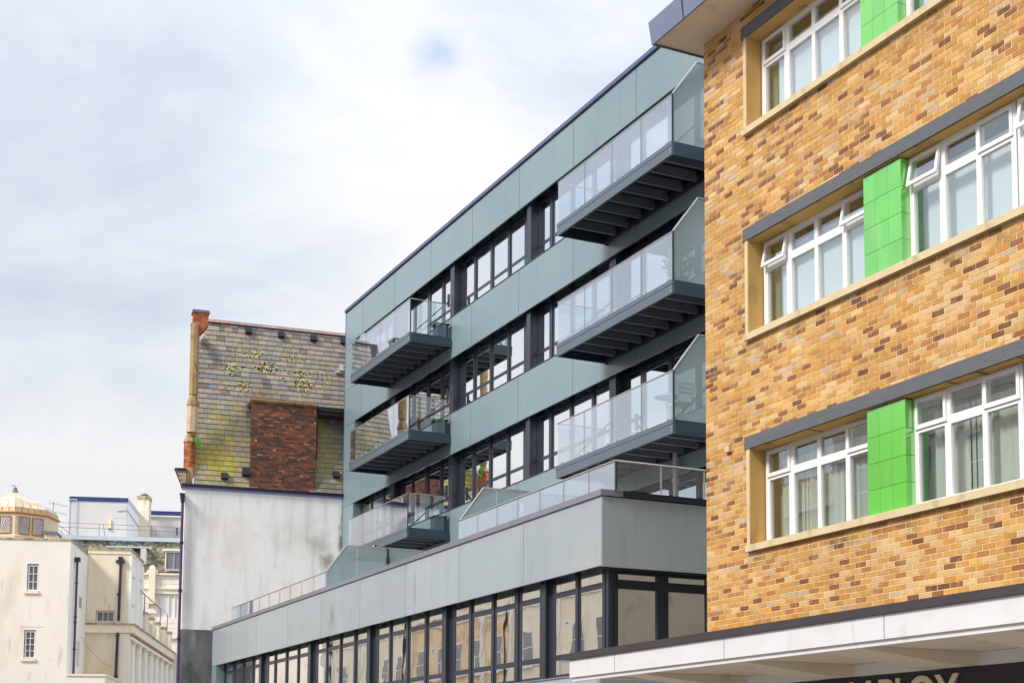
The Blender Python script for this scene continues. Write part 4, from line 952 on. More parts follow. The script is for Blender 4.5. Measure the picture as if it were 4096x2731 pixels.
while z < 14.98:       # the side of the stack
    b = 0.03
    while b < 1.3:
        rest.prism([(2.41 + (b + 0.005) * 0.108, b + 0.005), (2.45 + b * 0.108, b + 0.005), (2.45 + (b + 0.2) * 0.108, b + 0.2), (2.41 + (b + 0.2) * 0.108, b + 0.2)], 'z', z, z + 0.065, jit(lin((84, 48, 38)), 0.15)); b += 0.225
    z += 0.075; r += 1
obj('brickwork', rest, 'old_brick', breast, kind='stuff')
rest = MB(gx); z = 13.0
while z < 14.78:
    rest.box(4.79, 4.90, 0.42, 1.2, z, z + 0.066, jit(lin((128, 66, 44)), 0.2)); z += 0.075
obj('brick_pilaster', rest, 'old_brick', gab, kind='stuff')
m_ = MB(gx); m_.box(2.36, 4.83, -0.05, 2.3, 15.04, 15.10); m_.box(2.40, 4.79, -0.02, 2.3, 14.99, 15.04); obj('breast_capping', m_, 'turret_stone', breast)
m_ = MB(gx); m_.box(4.84, 8.0, 0.28, 1.5, 14.92, 15.08); obj('lead_flat', m_, 'anthracite_matt', gab)
m_ = MB(gx); m_.box(4.84, 8.0, 0.36, 1.4, 14.80, 14.92); obj('timber_bearer', m_, 'wood_dark', gab)
# turret at the street corner
tur = MB(gx)
def oct_(cx, cy, prof, m, name, rot=0.39):
    return obj(name, MB(gx).lathe(cx, cy, prof, 8, rot), m, gab)
oct_(0.34, 0.25, [(0.20, 11.79), (0.22, 12.1), (0.18, 12.42)], 'turret_stone', 'turret_base')
rb = MB(gx)
RT = [lin(c) for c in ((186, 104, 62), (170, 88, 52), (196, 122, 76), (138, 72, 48), (176, 98, 62))]
z = 12.42; r = 0
while z < 13.34:
    n = 12
    for k in range(n):
        a0_ = 2 * math.pi * (k + (0.5 if r % 2 else 0)) / n; a1_ = a0_ + 2 * math.pi / n * 0.94
        p = [(0.31 + 0.20 * math.cos(t), 0.28 + 0.20 * math.sin(t)) for t in (a0_, a1_)] + [(0.31 + 0.16 * math.cos(t), 0.28 + 0.16 * math.sin(t)) for t in (a1_, a0_)]
        rb.prism(p, 'z', z, z + 0.066, jit(random.choice(RT), 0.1))
    z += 0.075; r += 1
obj('turret_brickwork', rb, 'red_brick', gab, kind='stuff')
obj('turret_core', MB(gx).lathe(0.31, 0.28, [(0.19, 12.4), (0.19, 13.34)], 12), 'mortar', gab)
oct_(0.31, 0.28, [(0.235, 13.33), (0.235, 13.37), (0.15, 13.56), (0.15, 13.60)], 'turret_stone', 'turret_skirt')
oct_(0.37, 0.25, [(0.15, 13.58), (0.17, 13.72)], 'turret_stone', 'turret_neck')
oct_(0.365, 0.22, [(0.20, 13.70), (0.20, 14.66)], 'turret_smooth', 'turret_drum')
oct_(0.37, 0.22, [(0.22, 14.66), (0.225, 14.74), (0.20, 14.78), (0.20, 14.82), (0.13, 15.06), (0.145, 15.10)], 'turret_stone', 'turret_ring')
oct_(0.385, 0.22, [(0.165, 15.08), (0.165, 17.42), (0.18, 17.68)], 'turret_stone', 'turret_shaft')
m_ = MB(gx); z = 17.35; r = 0
cb = lambda zz: None
while z < 18.10:
    x1 = 0.83 if z > 17.62 else 0.62 + (z - 17.35) * 0.75
    x0 = 0.30 if z > 17.66 else 0.50
    n = 3 if r % 2 else 2
    for k in range(n):
        a_, b_ = x0 + (x1 - x0) * k / n, x0 + (x1 - x0) * (k + 1) / n
        m_.box(a_ + 0.004, b_ - 0.004, 0.10, 0.55, z, z + 0.066, jit(random.choice(RT), 0.12))
    z += 0.075; r += 1
obj('turret_head', m_, 'red_brick', gab, kind='stuff')
obj('turret_head_core', MB(gx).box(0.32, 0.82, 0.11, 0.54, 17.65, 18.10), 'mortar', gab)
m_ = MB(gx); m_.box(0.26, 0.87, 0.06, 0.60, 18.10, 18.16); m_.box(0.28, 0.85, 0.08, 0.58, 18.16, 18.20); obj('turret_cap', m_, 'coping_grey', gab)
# eaves cornice on the street side
m_ = MB(gx); m_.prism([(-0.20, 12.34), (0.20, 12.36), (0.20, 12.26), (-0.14, 12.26)], 'y', 0.0, 0.35); obj('eaves_gutter', m_, 'gutter_black', gab)
m_ = MB(gx); m_.box(-0.08, 0.2, 0.04, 0.4, 12.10, 12.20); m_.box(-0.03, 0.2, 0.05, 0.4, 11.95, 12.10); m_.box(0.04, 0.2, 0.06, 0.4, 11.7, 11.95); obj('eaves_cornice', m_, 'turret_smooth', gab)
m_ = MB(gx); m_.box(-0.12, 0.2, 0.03, 0.4, 12.20, 12.26); obj('cornice_band', m_, 'turret_stone', gab)
m_ = MB(gx); m_.tube((-0.2, -0.02, 12.28), (0.1, -0.04, 11.55), 0.022, 6); obj('bargeboard_edge', m_, 'gutter_black', gab)
dp_ = MB(gx); dp_.tube((0.09, -0.10, 0), (0.09, -0.10, 11.1), 0.052, 10); obj('downpipe', dp_, 'pipe_purple', gab)
m_ = MB(gx); m_.prism([(-0.02, 11.42), (0.16, 11.42), (0.15, 11.1), (0.03, 11.1)], 'y', -0.2, -0.02); obj('hopper', m_, 'gutter_black', gab)
m_ = MB(gx)
for z in (9.6, 7.9, 6.2, 4.5): m_.tube((0.09, -0.10, z), (0.09, -0.10, z + 0.1), 0.068, 10)
obj('pipe_collar', m_, 'pipe_dark', gab)
m_ = MB(gx)
for _ in range(70):
    c = Vector((0.56 + random.gauss(0, .05), 0.05 + random.gauss(0, .05), 13.35 + random.gauss(0, .10))); u = Vector((random.uniform(-1, 1), random.uniform(-1, 0), random.uniform(-.6, 1))).normalized() * 0.07; v = u.cross(Vector((0, 1, .3))).normalized() * 0.015
    m_.face([c - u, c + v, c + u, c - v])
fern = obj('wall_fern', m_, 'leaf_green', None, label='small bright green fern growing from the stone turret beside the slates', cat='plant')
sl_ = thing('wall_light', gx(5.85, 1.5, 16.85), 'small white spotlight on the slates beside the grey block', 'lamp')
m_ = MB(rx); m_.box(5.72, 6.02, 5.20, 5.24, 0.02, 0.14); obj('bracket', m_, 'flash_white', sl_)
m_ = MB(rx); m_.box(5.86, 6.00, 5.24, 5.50, 0.10, 0.24); obj('lamp_head', m_, 'galv', sl_)

# ------------------------------------------------------------------ LEFT BACKGROUND (street bends 18 degrees)
CA = rad(18.0775)
def cx_(t, s, z):   # t to the right, s away
    return (s * math.sin(CA) + t * math.cos(CA), s * math.cos(CA) - t * math.sin(CA), z)
def sash_window(parent, t0, t1, s, z0, z1, cols, rows, wall=0.0, m='pane_grey', reveal=0.08):
    f = MB(cx_); fw = 0.045
    f.box(t0, t1, s + 0.02, s + reveal, z0, z0 + fw); f.box(t0, t1, s + 0.02, s + reveal, z1 - fw, z1); f.box(t0, t0 + fw, s + 0.02, s + reveal, z0 + fw, z1 - fw); f.box(t1 - fw, t1, s + 0.02, s + reveal, z0 + fw, z1 - fw)
    for c in range(1, cols):
        x = t0 + fw + (t1 - t0 - 2 * fw) * c / cols; f.box(x - 0.012, x + 0.012, s + 0.03, s + reveal - 0.01, z0 + fw, z1 - fw)
    for r_ in range(1, rows):
        z = z0 + fw + (z1 - z0 - 2 * fw) * r_ / rows; f.box(t0 + fw, t1 - fw, s + 0.03, s + reveal - 0.012, z - 0.012, z + 0.012)
    fr = obj('window', f, 'sash_white', parent)
    for c in range(cols):
        for r_ in range(rows):
            a = t0 + fw + (t1 - t0 - 2 * fw) * c / cols; b = t0 + fw + (t1 - t0 - 2 * fw) * (c + 1) / cols
            za = z0 + fw + (z1 - z0 - 2 * fw) * r_ / rows; zb_ = z0 + fw + (z1 - z0 - 2 * fw) * (r_ + 1) / rows
            obj('pane', MB(cx_).box(a, b, s + reveal - 0.01, s + reveal - 0.004, za, zb_), m, fr)
    return fr
def wall_with_holes(m_, t0, t1, s0, s1, z0, z1, holes):
    """front wall at s0..s1 with rectangular holes (t0,t1,z0,z1) stacked in z"""
    hs = sorted(holes, key=lambda h: h[2]); z = z0
    for h in hs:
        m_.box(t0, t1, s0, s1, z, h[2]); m_.box(t0, h[0], s0, s1, h[2], h[3]); m_.box(h[1], t1, s0, s1, h[2], h[3]); z = h[3]
    m_.box(t0, t1, s0, s1, z, z1)
# block A
ca = thing('rendered_house', cx_(-16, 78, 0), 'tall plain cream rendered block at far left with two small white sash windows', 'house')
m_ = MB(cx_); H = [(-15.30, -14.77, 10.32, 11.66), (-15.33, -14.80, 7.04, 8.43)]
wall_with_holes(m_, -24, -13.36, 76.0, 76.3, 0, 12.83, H); obj('front_wall', m_, 'cream_front', ca)
m_ = MB(cx_); m_.box(-24, -13.36, 76.3, 81.0, 0, 12.8); obj('core', m_, 'room_mid', ca)
m_ = MB(cx_); m_.box(-13.36, -13.34, 76.0, 81.08, 0, 12.83); obj('side_wall', m_, 'white_paint_and_lit_side', ca)  # whiter than the front wall: this side's brighter light is in the colour
m_ = MB(cx_); m_.box(-24, -13.31, 75.97, 81.1, 12.83, 12.92); obj('parapet_coping', m_, 'coping_mossy', ca)
sash_window(ca, -15.26, -14.79, 76.02, 10.36, 11.60, 2, 3, reveal=0.16); sash_window(ca, -15.29, -14.82, 76.02, 7.08, 8.38, 2, 4, reveal=0.16)
for z, a, b in ((10.32, -15.42, -14.72), (7.04, -15.44, -14.77)): obj('window_sill', MB(cx_).box(a, b, 75.93, 76.15, z - 0.12, z + 0.02), 'stucco_band', ca)
obj('string_course', MB(cx_).box(-15.52, -14.50, 75.985, 76.0, 8.60, 8.62), 'stucco_band', ca)
obj('slit_window', MB(cx_).box(-13.338, -13.33, 78.9, 79.6, 9.9, 10.45), 'pane_grey', ca); obj('blocked_window', MB(cx_).box(-13.338, -13.33, 78.6, 79.4, 6.9, 8.2), 'pale_grey_render', ca)
pp = thing('drainpipe', cx_(-13.2, 77.3, 6.4), 'purplish drainpipe with hopper down the bright side of the plain cream block', 'pipe')
m_ = MB(cx_); m_.tube((-13.22, 77.3, 6.4), (-13.22, 77.3, 12.0), 0.06, 8); obj('pipe', m_, 'pipe_purple', pp)
m_ = MB(cx_); m_.box(-13.33, -13.08, 77.15, 77.45, 11.98, 12.2); obj('hopper', m_, 'pipe_dark', pp)
m_ = MB(cx_)
for z in (10.9, 9.2, 8.95, 7.6): m_.tube((-13.22, 77.3, z), (-13.22, 77.3, z + 0.06), 0.085, 8)
obj('collar', m_, 'pipe_dark', pp)
# low block D in front of the wing
cdk = thing('low_annexe', cx_(-12.4, 79, 0), 'low cream annexe with flat coping below the drainpipes', 'house')
obj('wall', MB(cx_).box(-13.33, -11.52, 76.0, 81.0, 0, 6.24), 'cream_front', cdk); obj('coping', MB(cx_).box(-13.33, -11.46, 75.95, 81.0, 6.24, 6.33), 'stucco_band', cdk)
# block B + C
cb_ = thing('columned_house', cx_(-11.8, 85, 0), 'cream stucco building with deep cornice and a row of half columns', 'house')
m_ = MB(cx_); wall_with_holes(m_, -13.33, -11.25, 81.1, 81.4, 9.30, 12.96, [(-12.86, -11.91, 9.36, 9.95)]); obj('upper_front_wall', m_, 'cream_stained', cb_)
obj('upper_core', MB(cx_).box(-13.4, -11.26, 81.4, 85.9, 9.3, 12.9), 'room_mid', cb_)
obj('upper_side_wall', MB(cx_).box(-11.25, -11.23, 81.1, 86.0, 9.3, 12.96), 'white_paint_and_lit_side', cb_)  # brighter light on this side put into the white colour
obj('upper_parapet', MB(cx_).box(-13.33, -11.20, 81.06, 86.05, 12.96, 13.18), 'stucco_band', cb_); obj('upper_coping', MB(cx_).box(-13.36, -11.14, 81.0, 86.1, 13.18, 13.26), 'coping_mossy', cb_)
for s0, s1 in ((81.1, 81.5), (83.6, 84.3), (85.4, 86.0)): obj('pilaster', MB(cx_).box(-11.23, -11.14, s0, s1, 9.3, 12.95), 'white_paint_and_lit_side', cb_)
for s0, z in ((82.0, 11.9), (82.2, 10.4), (84.5, 12.1)): obj('moulding', MB(cx_).box(-11.23, -11.17, s0, s0 + 1.0, z, z + 0.10), 'stucco_band', cb_)
sash_window(cb_, -12.83, -11.94, 81.12, 9.38, 9.93, 3, 1, reveal=0.14)
obj('window_head', MB(cx_).box(-12.86, -11.90, 81.07, 81.12, 9.935, 9.99), 'turret_smooth', cb_)
obj('lower_wall', MB(cx_).box(-13.4, -11.35, 81.12, 101, 0, 8.82), 'cream_stained', cb_)
obj('front_pier', MB(cx_).box(-11.62, -11.12, 81.0, 81.6, 0, 8.78), 'cream_front', cb_)
obj('cornice', MB(cx_).box(-13.4, -10.92, 80.92, 101.3, 8.80, 9.22), 'stucco_band', cb_); obj('cornice_top', MB(cx_).box(-13.4, -10.86, 80.86, 101.36, 9.22, 9.30), 'coping_mossy', cb_)
obj('frieze', MB(cx_).box(-11.4, -11.08, 81.1, 101.0, 8.62, 8.80), 'dome_band', cb_); obj('architrave', MB(cx_).box(-11.4, -11.02, 81.1, 100.9, 8.50, 8.62), 'white_paint_and_lit_side', cb_)
for k in range(8):
    s = 82.2 + k * 2.55
    cm_ = MB(cx_); cm_.lathe(-11.16, s, [(0.22, 4.2), (0.215, 6), (0.18, 8.28)], 10, smooth=True); co = obj('half_column', cm_, 'white_paint_and_lit_side', cb_)
    c2 = MB(cx_); c2.box(-11.40, -10.94, s - 0.25, s + 0.25, 8.40, 8.50); c2.lathe(-11.16, s, [(0.19, 8.26), (0.25, 8.40)], 10); obj('capital', c2, 'stucco_band', co)
    if k in (1, 2, 4, 5, 7): obj('tall_window', MB(cx_).box(-11.36, -11.335, s + 0.55, s + 1.6, 4.4, 8.2), 'dome_band', cb_)
for k, s in enumerate((86.6, 89.4, 92.4, 95.4, 98.4)):
    obj('balustrade_pier', MB(cx_).box(-11.3, -10.98, s - 0.42, s + 0.42, 9.30, 10.36), 'stucco_band', cb_); obj('pier_cap', MB(cx_).box(-11.34, -10.94, s - 0.5, s + 0.5, 10.36, 10.46), 'coping_mossy', cb_)
    if k < 4: obj('parapet_panel', MB(cx_).box(-11.25, -11.08, s + 0.42, s + 2.4, 9.30, 10.1), 'cream_stained', cb_)
p2 = thing('drainpipe', cx_(-11.7, 81.0, 6), 'black drainpipe with square hopper down the stained cream wall', 'pipe')
m_ = MB(cx_); m_.tube((-11.70, 81.0, 9.45), (-11.68, 81.0, 12.5), 0.07, 8); m_.tube((-11.74, 80.85, 6.2), (-11.70, 80.85, 8.8), 0.07, 8); obj('pipe', m_, 'pipe_dark', p2)
m_ = MB(cx_); m_.box(-11.92, -11.50, 80.9, 81.1, 12.48, 12.62); m_.box(-11.80, -11.58, 80.9, 81.1, 12.62, 12.80); obj('hopper', m_, 'pipe_dark', p2)
m_ = MB(cx_)
for z in (10.78, 8.6, 6.5): m_.tube((-11.72, 80.95 if z > 9 else 80.85, z), (-11.72, 80.95 if z > 9 else 80.85, z + 0.08), 0.10, 8)
obj('collar', m_, 'pipe_dark', p2)
# wire fence along the balustrade
wf = thing('wire_fence', cx_(-11.15, 90, 10.4), 'thin wire fence with braced posts on the balustrade of the columned building', 'fence')
pts = [(86.3, 11.42), (93.6, 11.42), (97.2, 11.48)]
for s, z in pts:
    m_ = MB(cx_); m_.tube((-11.1, s, 10.4), (-11.1, s, z), 0.03, 6); m_.tube((-11.1, s - 0.35, 10.42), (-11.1, s, z - 0.45), 0.02, 6); obj('post', m_, 'wire_grey', wf)
m_ = MB(cx_); m_.tube((-11.1, 84.5, 11.45), (-11.1, 93.6, 11.42), 0.028, 6); m_.tube((-11.1, 93.6, 11.42), (-11.1, 97.2, 11.48), 0.012, 6); obj('top_wire', m_, 'wire_grey', wf)
# sagging cable
def cable(p0, p1, sag, r, label, n=14):
    m_ = MB(); q = [Vector(p0).lerp(Vector(p1), k / n) - Vector((0, 0, sag * 4 * (k / n) * (1 - k / n))) for k in range(n + 1)]
    for a, b in zip(q, q[1:]): m_.tube(a, b, r, 5, caps=False)
    return obj('cable', m_, 'wire_grey', None, label=label, cat='cable')
cable(cx_(-13.3, 79.5, 8.45), cx_(-11.35, 78.3, 6.75), 0.28, 0.010, 'thin sagging cable across the shaded cream wall beside the black drainpipe')
# far stone building with mansard, rails and plant rooms
fb = thing('far_building', cx_(-13, 104, 0), 'pale stone building with mossy slate mansard behind the columned one', 'building')
obj('wall', MB(cx_).box(-19, -7.5, 100.16, 112, 0, 14.3), 'far_stone', fb)
z = 0; r = 0
sm = MB(cx_)
z = 10.2
while z < 14.2:
    t = -13.6 - (0.5 if r % 2 else 0)
    while t < -9.5:
        sk = False
        for a, b in ((-11.94, -11.33), (-11.04, -10.40)):
            if 11.40 < z + .2 < 13.05 and t + 1.0 > a - .02 and t < b + .02: sk = True
        if not sk: obj('stone_block', MB(cx_).box(t + 0.006, t + 0.994, 100.0 + random.uniform(0, .012), 100.22, z + 0.005, z + 0.315), 'far_stone', fb)
        t += 1.0
    z += 0.32; r += 1
for z, d_ in ((14.30, .14), (13.38, .08)): obj('stone_cornice', MB(cx_).box(-14, -7.5, 100.0 - d_, 100.25, z, z + 0.12), 'stucco_band', fb)
m_ = MB(cx_); m_.box(-12.62, -12.22, 99.75, 100.1, 12.4, 14.75); m_.box(-12.75, -12.1, 99.8, 100.15, 14.3, 14.6); m_.lathe(-12.42, 99.95, [(0.22, 14.75), (0.12, 14.9)], 8); obj('parapet_pier', m_, 'stucco_band', fb)
for a, b in ((-11.92, -11.35), (-11.02, -10.42)): sash_window(fb, a, b, 100.05, 11.44, 13.0, 1, 1, m='pane_white', reveal=0.1)
FT = [lin(c) for c in ((146, 140, 126), (170, 166, 156), (118, 112, 98), (188, 184, 176), (134, 130, 108))]
fs_ = MB(cx_); z = 14.42; r = 0
while z < 16.6:
    t = -19 - (0.09 if r % 2 else 0); d_ = (z - 14.42) * 0.35
    while t < -8.5:
        fs_.box(t + 0.006, t + 0.172, 100.25 + d_, 100.5 + d_, z, z + 0.125, jit(random.choice(FT), 0.2)); t += 0.18
    z += 0.13; r += 1
obj('slate_courses', fs_, 'far_slate', fb, kind='stuff')
obj('mansard_core', MB(cx_).prism([(100.45, 14.3), (101.2, 16.6), (112, 16.6), (112, 14.3)], 'x', -19, -8.5), 'seam_dark', fb)
obj('lead_edge', MB(cx_).box(-18.75, -8.5, 100.7, 101.2, 16.6, 16.86), 'pale_blue_lead', fb); obj('roof_deck', MB(cx_).box(-18.7, -8.5, 101.2, 112, 16.6, 16.8), 'pale_blue_lead', fb)
dm = MB(cx_); dm.box(-11.66, -10.3, 99.9, 102, 14.55, 15.85); dw = obj('dormer', dm, 'pale_grey_render', fb); obj('dormer_roof', MB(cx_).box(-11.85, -10.2, 99.75, 102, 15.86, 16.0), 'stucco_band', fb)
sash_window(fb, -11.62, -10.55, 99.78, 14.62, 15.82, 2, 1, reveal=0.1)
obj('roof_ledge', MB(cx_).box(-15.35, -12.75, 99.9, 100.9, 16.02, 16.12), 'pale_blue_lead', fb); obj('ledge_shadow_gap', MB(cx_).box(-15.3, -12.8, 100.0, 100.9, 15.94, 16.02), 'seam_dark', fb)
obj('stub_wall', MB(cx_).box(-13.2, -12.85, 99.9, 100.6, 15.0, 16.0), 'pale_grey_render', fb)
# plant rooms
pr1 = thing('rooftop_plant_room', cx_(-17, 110, 16.8), 'larger pale grey rooftop box with blue trim and a wall lamp', 'building')
obj('front_wall', MB(cx_).box(-18.66, -14.98, 106, 106.2, 16.8, 20.05), 'pale_grey_render', pr1); obj('side_wall', MB(cx_).box(-15.2, -14.97, 106.2, 117, 16.8, 20.05), 'white_paint_and_lit_side', pr1); obj('end_strip', MB(cx_).box(-18.76, -18.66, 106.02, 117, 16.8, 20.05), 'lead_blue', pr1)
obj('roof', MB(cx_).box(-18.66, -15.2, 106.2, 117, 19.9, 20.04), 'pale_blue_lead', pr1)
obj('blue_fascia', MB(cx_).box(-18.78, -14.95, 105.95, 106.1, 20.05, 20.34), 'blue_fascia', pr1); obj('side_fascia', MB(cx_).box(-14.99, -14.93, 106.1, 117.1, 20.05, 20.34), 'pale_grey_render', pr1)
m_ = MB(cx_); m_.tube((-18.30, 105.93, 16.9), (-18.30, 105.93, 20.1), 0.03, 6); m_.tube((-18.85, 105.93, 20.1), (-18.27, 105.93, 20.12), 0.04, 6); obj('gutter_pipe', m_, 'pale_blue_lead', pr1)
m_ = MB(cx_); m_.box(-16.14, -16.0, 105.9, 106.0, 18.2, 18.82); wl = obj('bulkhead_lamp', m_, 'lamp_glow', pr1); obj('lamp_bracket', MB(cx_).box(-16.16, -15.98, 105.88, 106.0, 18.12, 18.2), 'anthracite', wl)
obj('louvre_panel', MB(cx_).box(-15.95, -15.02, 105.985, 106.0, 18.95, 19.85), 'pale_grey_render', pr1)
m_ = MB(cx_); m_.tube((-15.6, 105.95, 19.4), (-15.0, 105.95, 19.47), 0.02, 5); m_.tube((-14.93, 106, 19.45), (-14.93, 113, 19.2), 0.02, 5); obj('conduit', m_, 'wire_grey', pr1)
pr2 = thing('rooftop_plant_room', cx_(-13.4, 118, 16.8), 'smaller pale rooftop box with turquoise blue trim beside the big pipe', 'building')
obj('wall', MB(cx_).box(-14.6, -11.9, 114, 120, 16.8, 20.5), 'pale_grey_render', pr2); obj('blue_fascia', MB(cx_).box(-14.55, -11.85, 113.9, 114.1, 20.55, 20.85), 'blue_fascia', pr2); obj('gutter', MB(cx_).box(-14.6, -11.85, 113.85, 114.05, 20.42, 20.5), 'white_paint_and_lit_side', pr2)
sash_window(pr2, -12.65, -12.35, 113.9, 19.0, 19.7, 1, 1, reveal=0.09)
obj('blue_door', MB(cx_).box(-14.7, -14.5, 113.8, 113.95, 17.2, 18.9), 'blue_fascia', pr2)
fl = thing('rooftop_flue', cx_(-14.7, 112, 19), 'stained square chimney with a metal cowl behind the rooftop boxes', 'chimney')
obj('stack', MB(cx_).box(-15.12, -14.3, 112, 113.2, 18.5, 21.62), 'cream_stained', fl); obj('stack_band', MB(cx_).box(-15.16, -14.26, 111.96, 113.24, 21.35, 21.6), 'coping_mossy', fl)
m_ = MB(cx_); m_.lathe(-14.7, 112.5, [(0.12, 21.62), (0.12, 21.72), (0.33, 21.74), (0.05, 21.9)], 10); obj('cowl', m_, 'finial_grey', fl)
# roof rail
rr_ = thing('roof_rail', cx_(-14.5, 101, 16.8), 'thin metal guard rail along the lead edge of the far roof', 'railing')
m_ = MB(cx_); m_.tube((-18.9, 100.9, 17.72), (-9, 100.9, 17.55), 0.014, 5); obj('top_rail', m_, 'rust', rr_)
m_ = MB(cx_); m_.tube((-18.9, 100.9, 17.42), (-9, 100.9, 17.27), 0.018, 5); obj('mid_rail', m_, 'wire_grey', rr_)
for t in (-18.8, -15.97, -12.70, -9.6): obj('post', MB(cx_).tube((t, 100.9, 16.86), (t, 100.9, 17.68), 0.018, 5), 'rust', rr_)
for t in (-15.72, -12.45): obj('stay', MB(cx_).tube((t, 100.9, 17.66), (t + 0.12, 100.95, 16.88), 0.018, 5), 'wire_grey', rr_)
obj('ladder_rail', MB(cx_).tube((-18.95, 100.6, 17.85), (-17.6, 100.9, 16.9), 0.018, 5), 'wire_grey', rr_); obj('ladder_rail', MB(cx_).tube((-18.95, 100.6, 17.55), (-18.1, 100.9, 16.9), 0.018, 5), 'wire_grey', rr_)
for t, z in ((-18.62, 17.5), (-18.25, 17.3), (-17.9, 17.05)): obj('rung', MB(cx_).tube((t, 100.75, z), (t - 0.02, 100.75, z - 0.35), 0.012, 5), 'wire_grey', rr_)
an = thing('tv_antenna', cx_(-18.7, 100, 16.9), 'thin television aerial on a mast between the dome and the rooftop box', 'antenna')
obj('mast', MB(cx_).tube((-18.76, 100, 16.7), (-18.68, 100, 18.85), 0.022, 6), 'wire_grey', an)
for z in (18.80, 18.26): obj('boom', MB(cx_).tube((-18.9, 99.6, z - 0.03), (-18.05, 101.2, z + 0.03), 0.012, 5), 'wire_grey', an)
for z in (18.80, 18.26):
    for q in range(6): obj('element', MB(cx_).tube((-18.86 + q * 0.15, 99.7 + q * 0.28, z - 0.12), (-18.86 + q * 0.15, 99.7 + q * 0.28, z + 0.12), 0.006, 4), 'wire_grey', an)
sk = thing('stair_head', cx_(-17.1, 90, 14.8), 'small cream stair head with dark lid beside the dome', 'building')
obj('box', MB(cx_).box(-17.35, -16.7, 90.5, 92, 12.9, 15.35), 'cream_front', sk); obj('lid', MB(cx_).box(-17.38, -16.65, 90.4, 92, 15.35, 15.5), 'finial_grey', sk)
# domed pavilion
dmx, dmy = -19.43, 92.3
dom = thing('domed_pavilion', cx_(dmx, dmy, 0), 'octagonal cream pavilion with a tiled dome and sunburst windows', 'pavilion')
PH = rad(-90 + 13.1)
def dv(k, R_, z): a_ = PH + rad(45) * k; return (dmx + R_ * math.cos(a_), dmy + R_ * math.sin(a_), z)
obj('drum_base', MB(cx_).lathe(dmx, dmy, [(2.42, 0), (2.42, 15.02)], 8, PH), 'cream_front', dom)
obj('drum', MB(cx_).lathe(dmx, dmy, [(2.46, 15.02), (2.46, 16.42)], 8, PH), 'faience_cream', dom)
obj('drum_plinth', MB(cx_).lathe(dmx, dmy, [(2.54, 14.6), (2.54, 15.14), (2.48, 15.18)], 8, PH), 'dome_tile' if False else 'faience_cream', dom)
obj('drum_cornice', MB(cx_).lathe(dmx, dmy, [(2.50, 16.42), (2.58, 16.46), (2.58, 16.50), (2.50, 16.54)], 8, PH), 'dome_band', dom)
PROF = [(2.50, 16.54), (2.42, 16.82), (2.22, 17.05), (1.80, 17.26), (1.34, 17.44), (0.86, 17.64), (0.48, 17.82), (0.22, 18.02)]
obj('dome_shell', MB(cx_).lathe(dmx, dmy, [(r_ - 0.03, z_) for r_, z_ in PROF], 8, PH), 'dome_band', dom)
for k in range(-3, 4):
    for (ra, za), (rb_, zb2) in zip(PROF, PROF[1:]):
        nb = max(1, int(round(ra * 0.765 / 0.42)))
        A0, A1, B0, B1 = dv(k, ra, za), dv(k + 1, ra, za), dv(k, rb_, zb2), dv(k + 1, rb_, zb2)
        for q in range(nb):
            u0, u1 = q / nb + 0.012, (q + 1) / nb - 0.012
            L4 = lambda a, b, t: tuple(x + (y - x) * t for x, y in zip(a, b))
            lo0, lo1, hi0, hi1 = L4(A0, A1, u0), L4(A0, A1, u1), L4(B0, B1, u0), L4(B0, B1, u1)
            lo0, hi0 = L4(lo0, hi0, 0.03), L4(lo0, hi0, 0.97); lo1, hi1 = L4(lo1, hi1, 0.03), L4(lo1, hi1, 0.97)
            ctr = (dmx, dmy, 15.5); ins = lambda p: tuple(x + (c_ - x) * 0.02 for x, c_ in zip(p, ctr))
            tn = jit(lin(random.choice(((216, 198, 170), (222, 208, 184), (206, 184, 148), (228, 216, 198)))), 0.06) if za > 16.7 else jit(lin((206, 174, 126)), 0.08)
            m_ = MB(cx_); m_.face([lo0, lo1, hi1, hi0], tn); m_.face([ins(lo0), ins(lo1), lo1, lo0], tn); m_.face([hi0, hi1, ins(hi1), ins(hi0)], tn); m_.face([ins(lo0), lo0, hi0, ins(hi0)], tn); m_.face([lo1, ins(lo1), ins(hi1), hi1], tn)
            obj('tile', m_, 'dome_tile', dom)
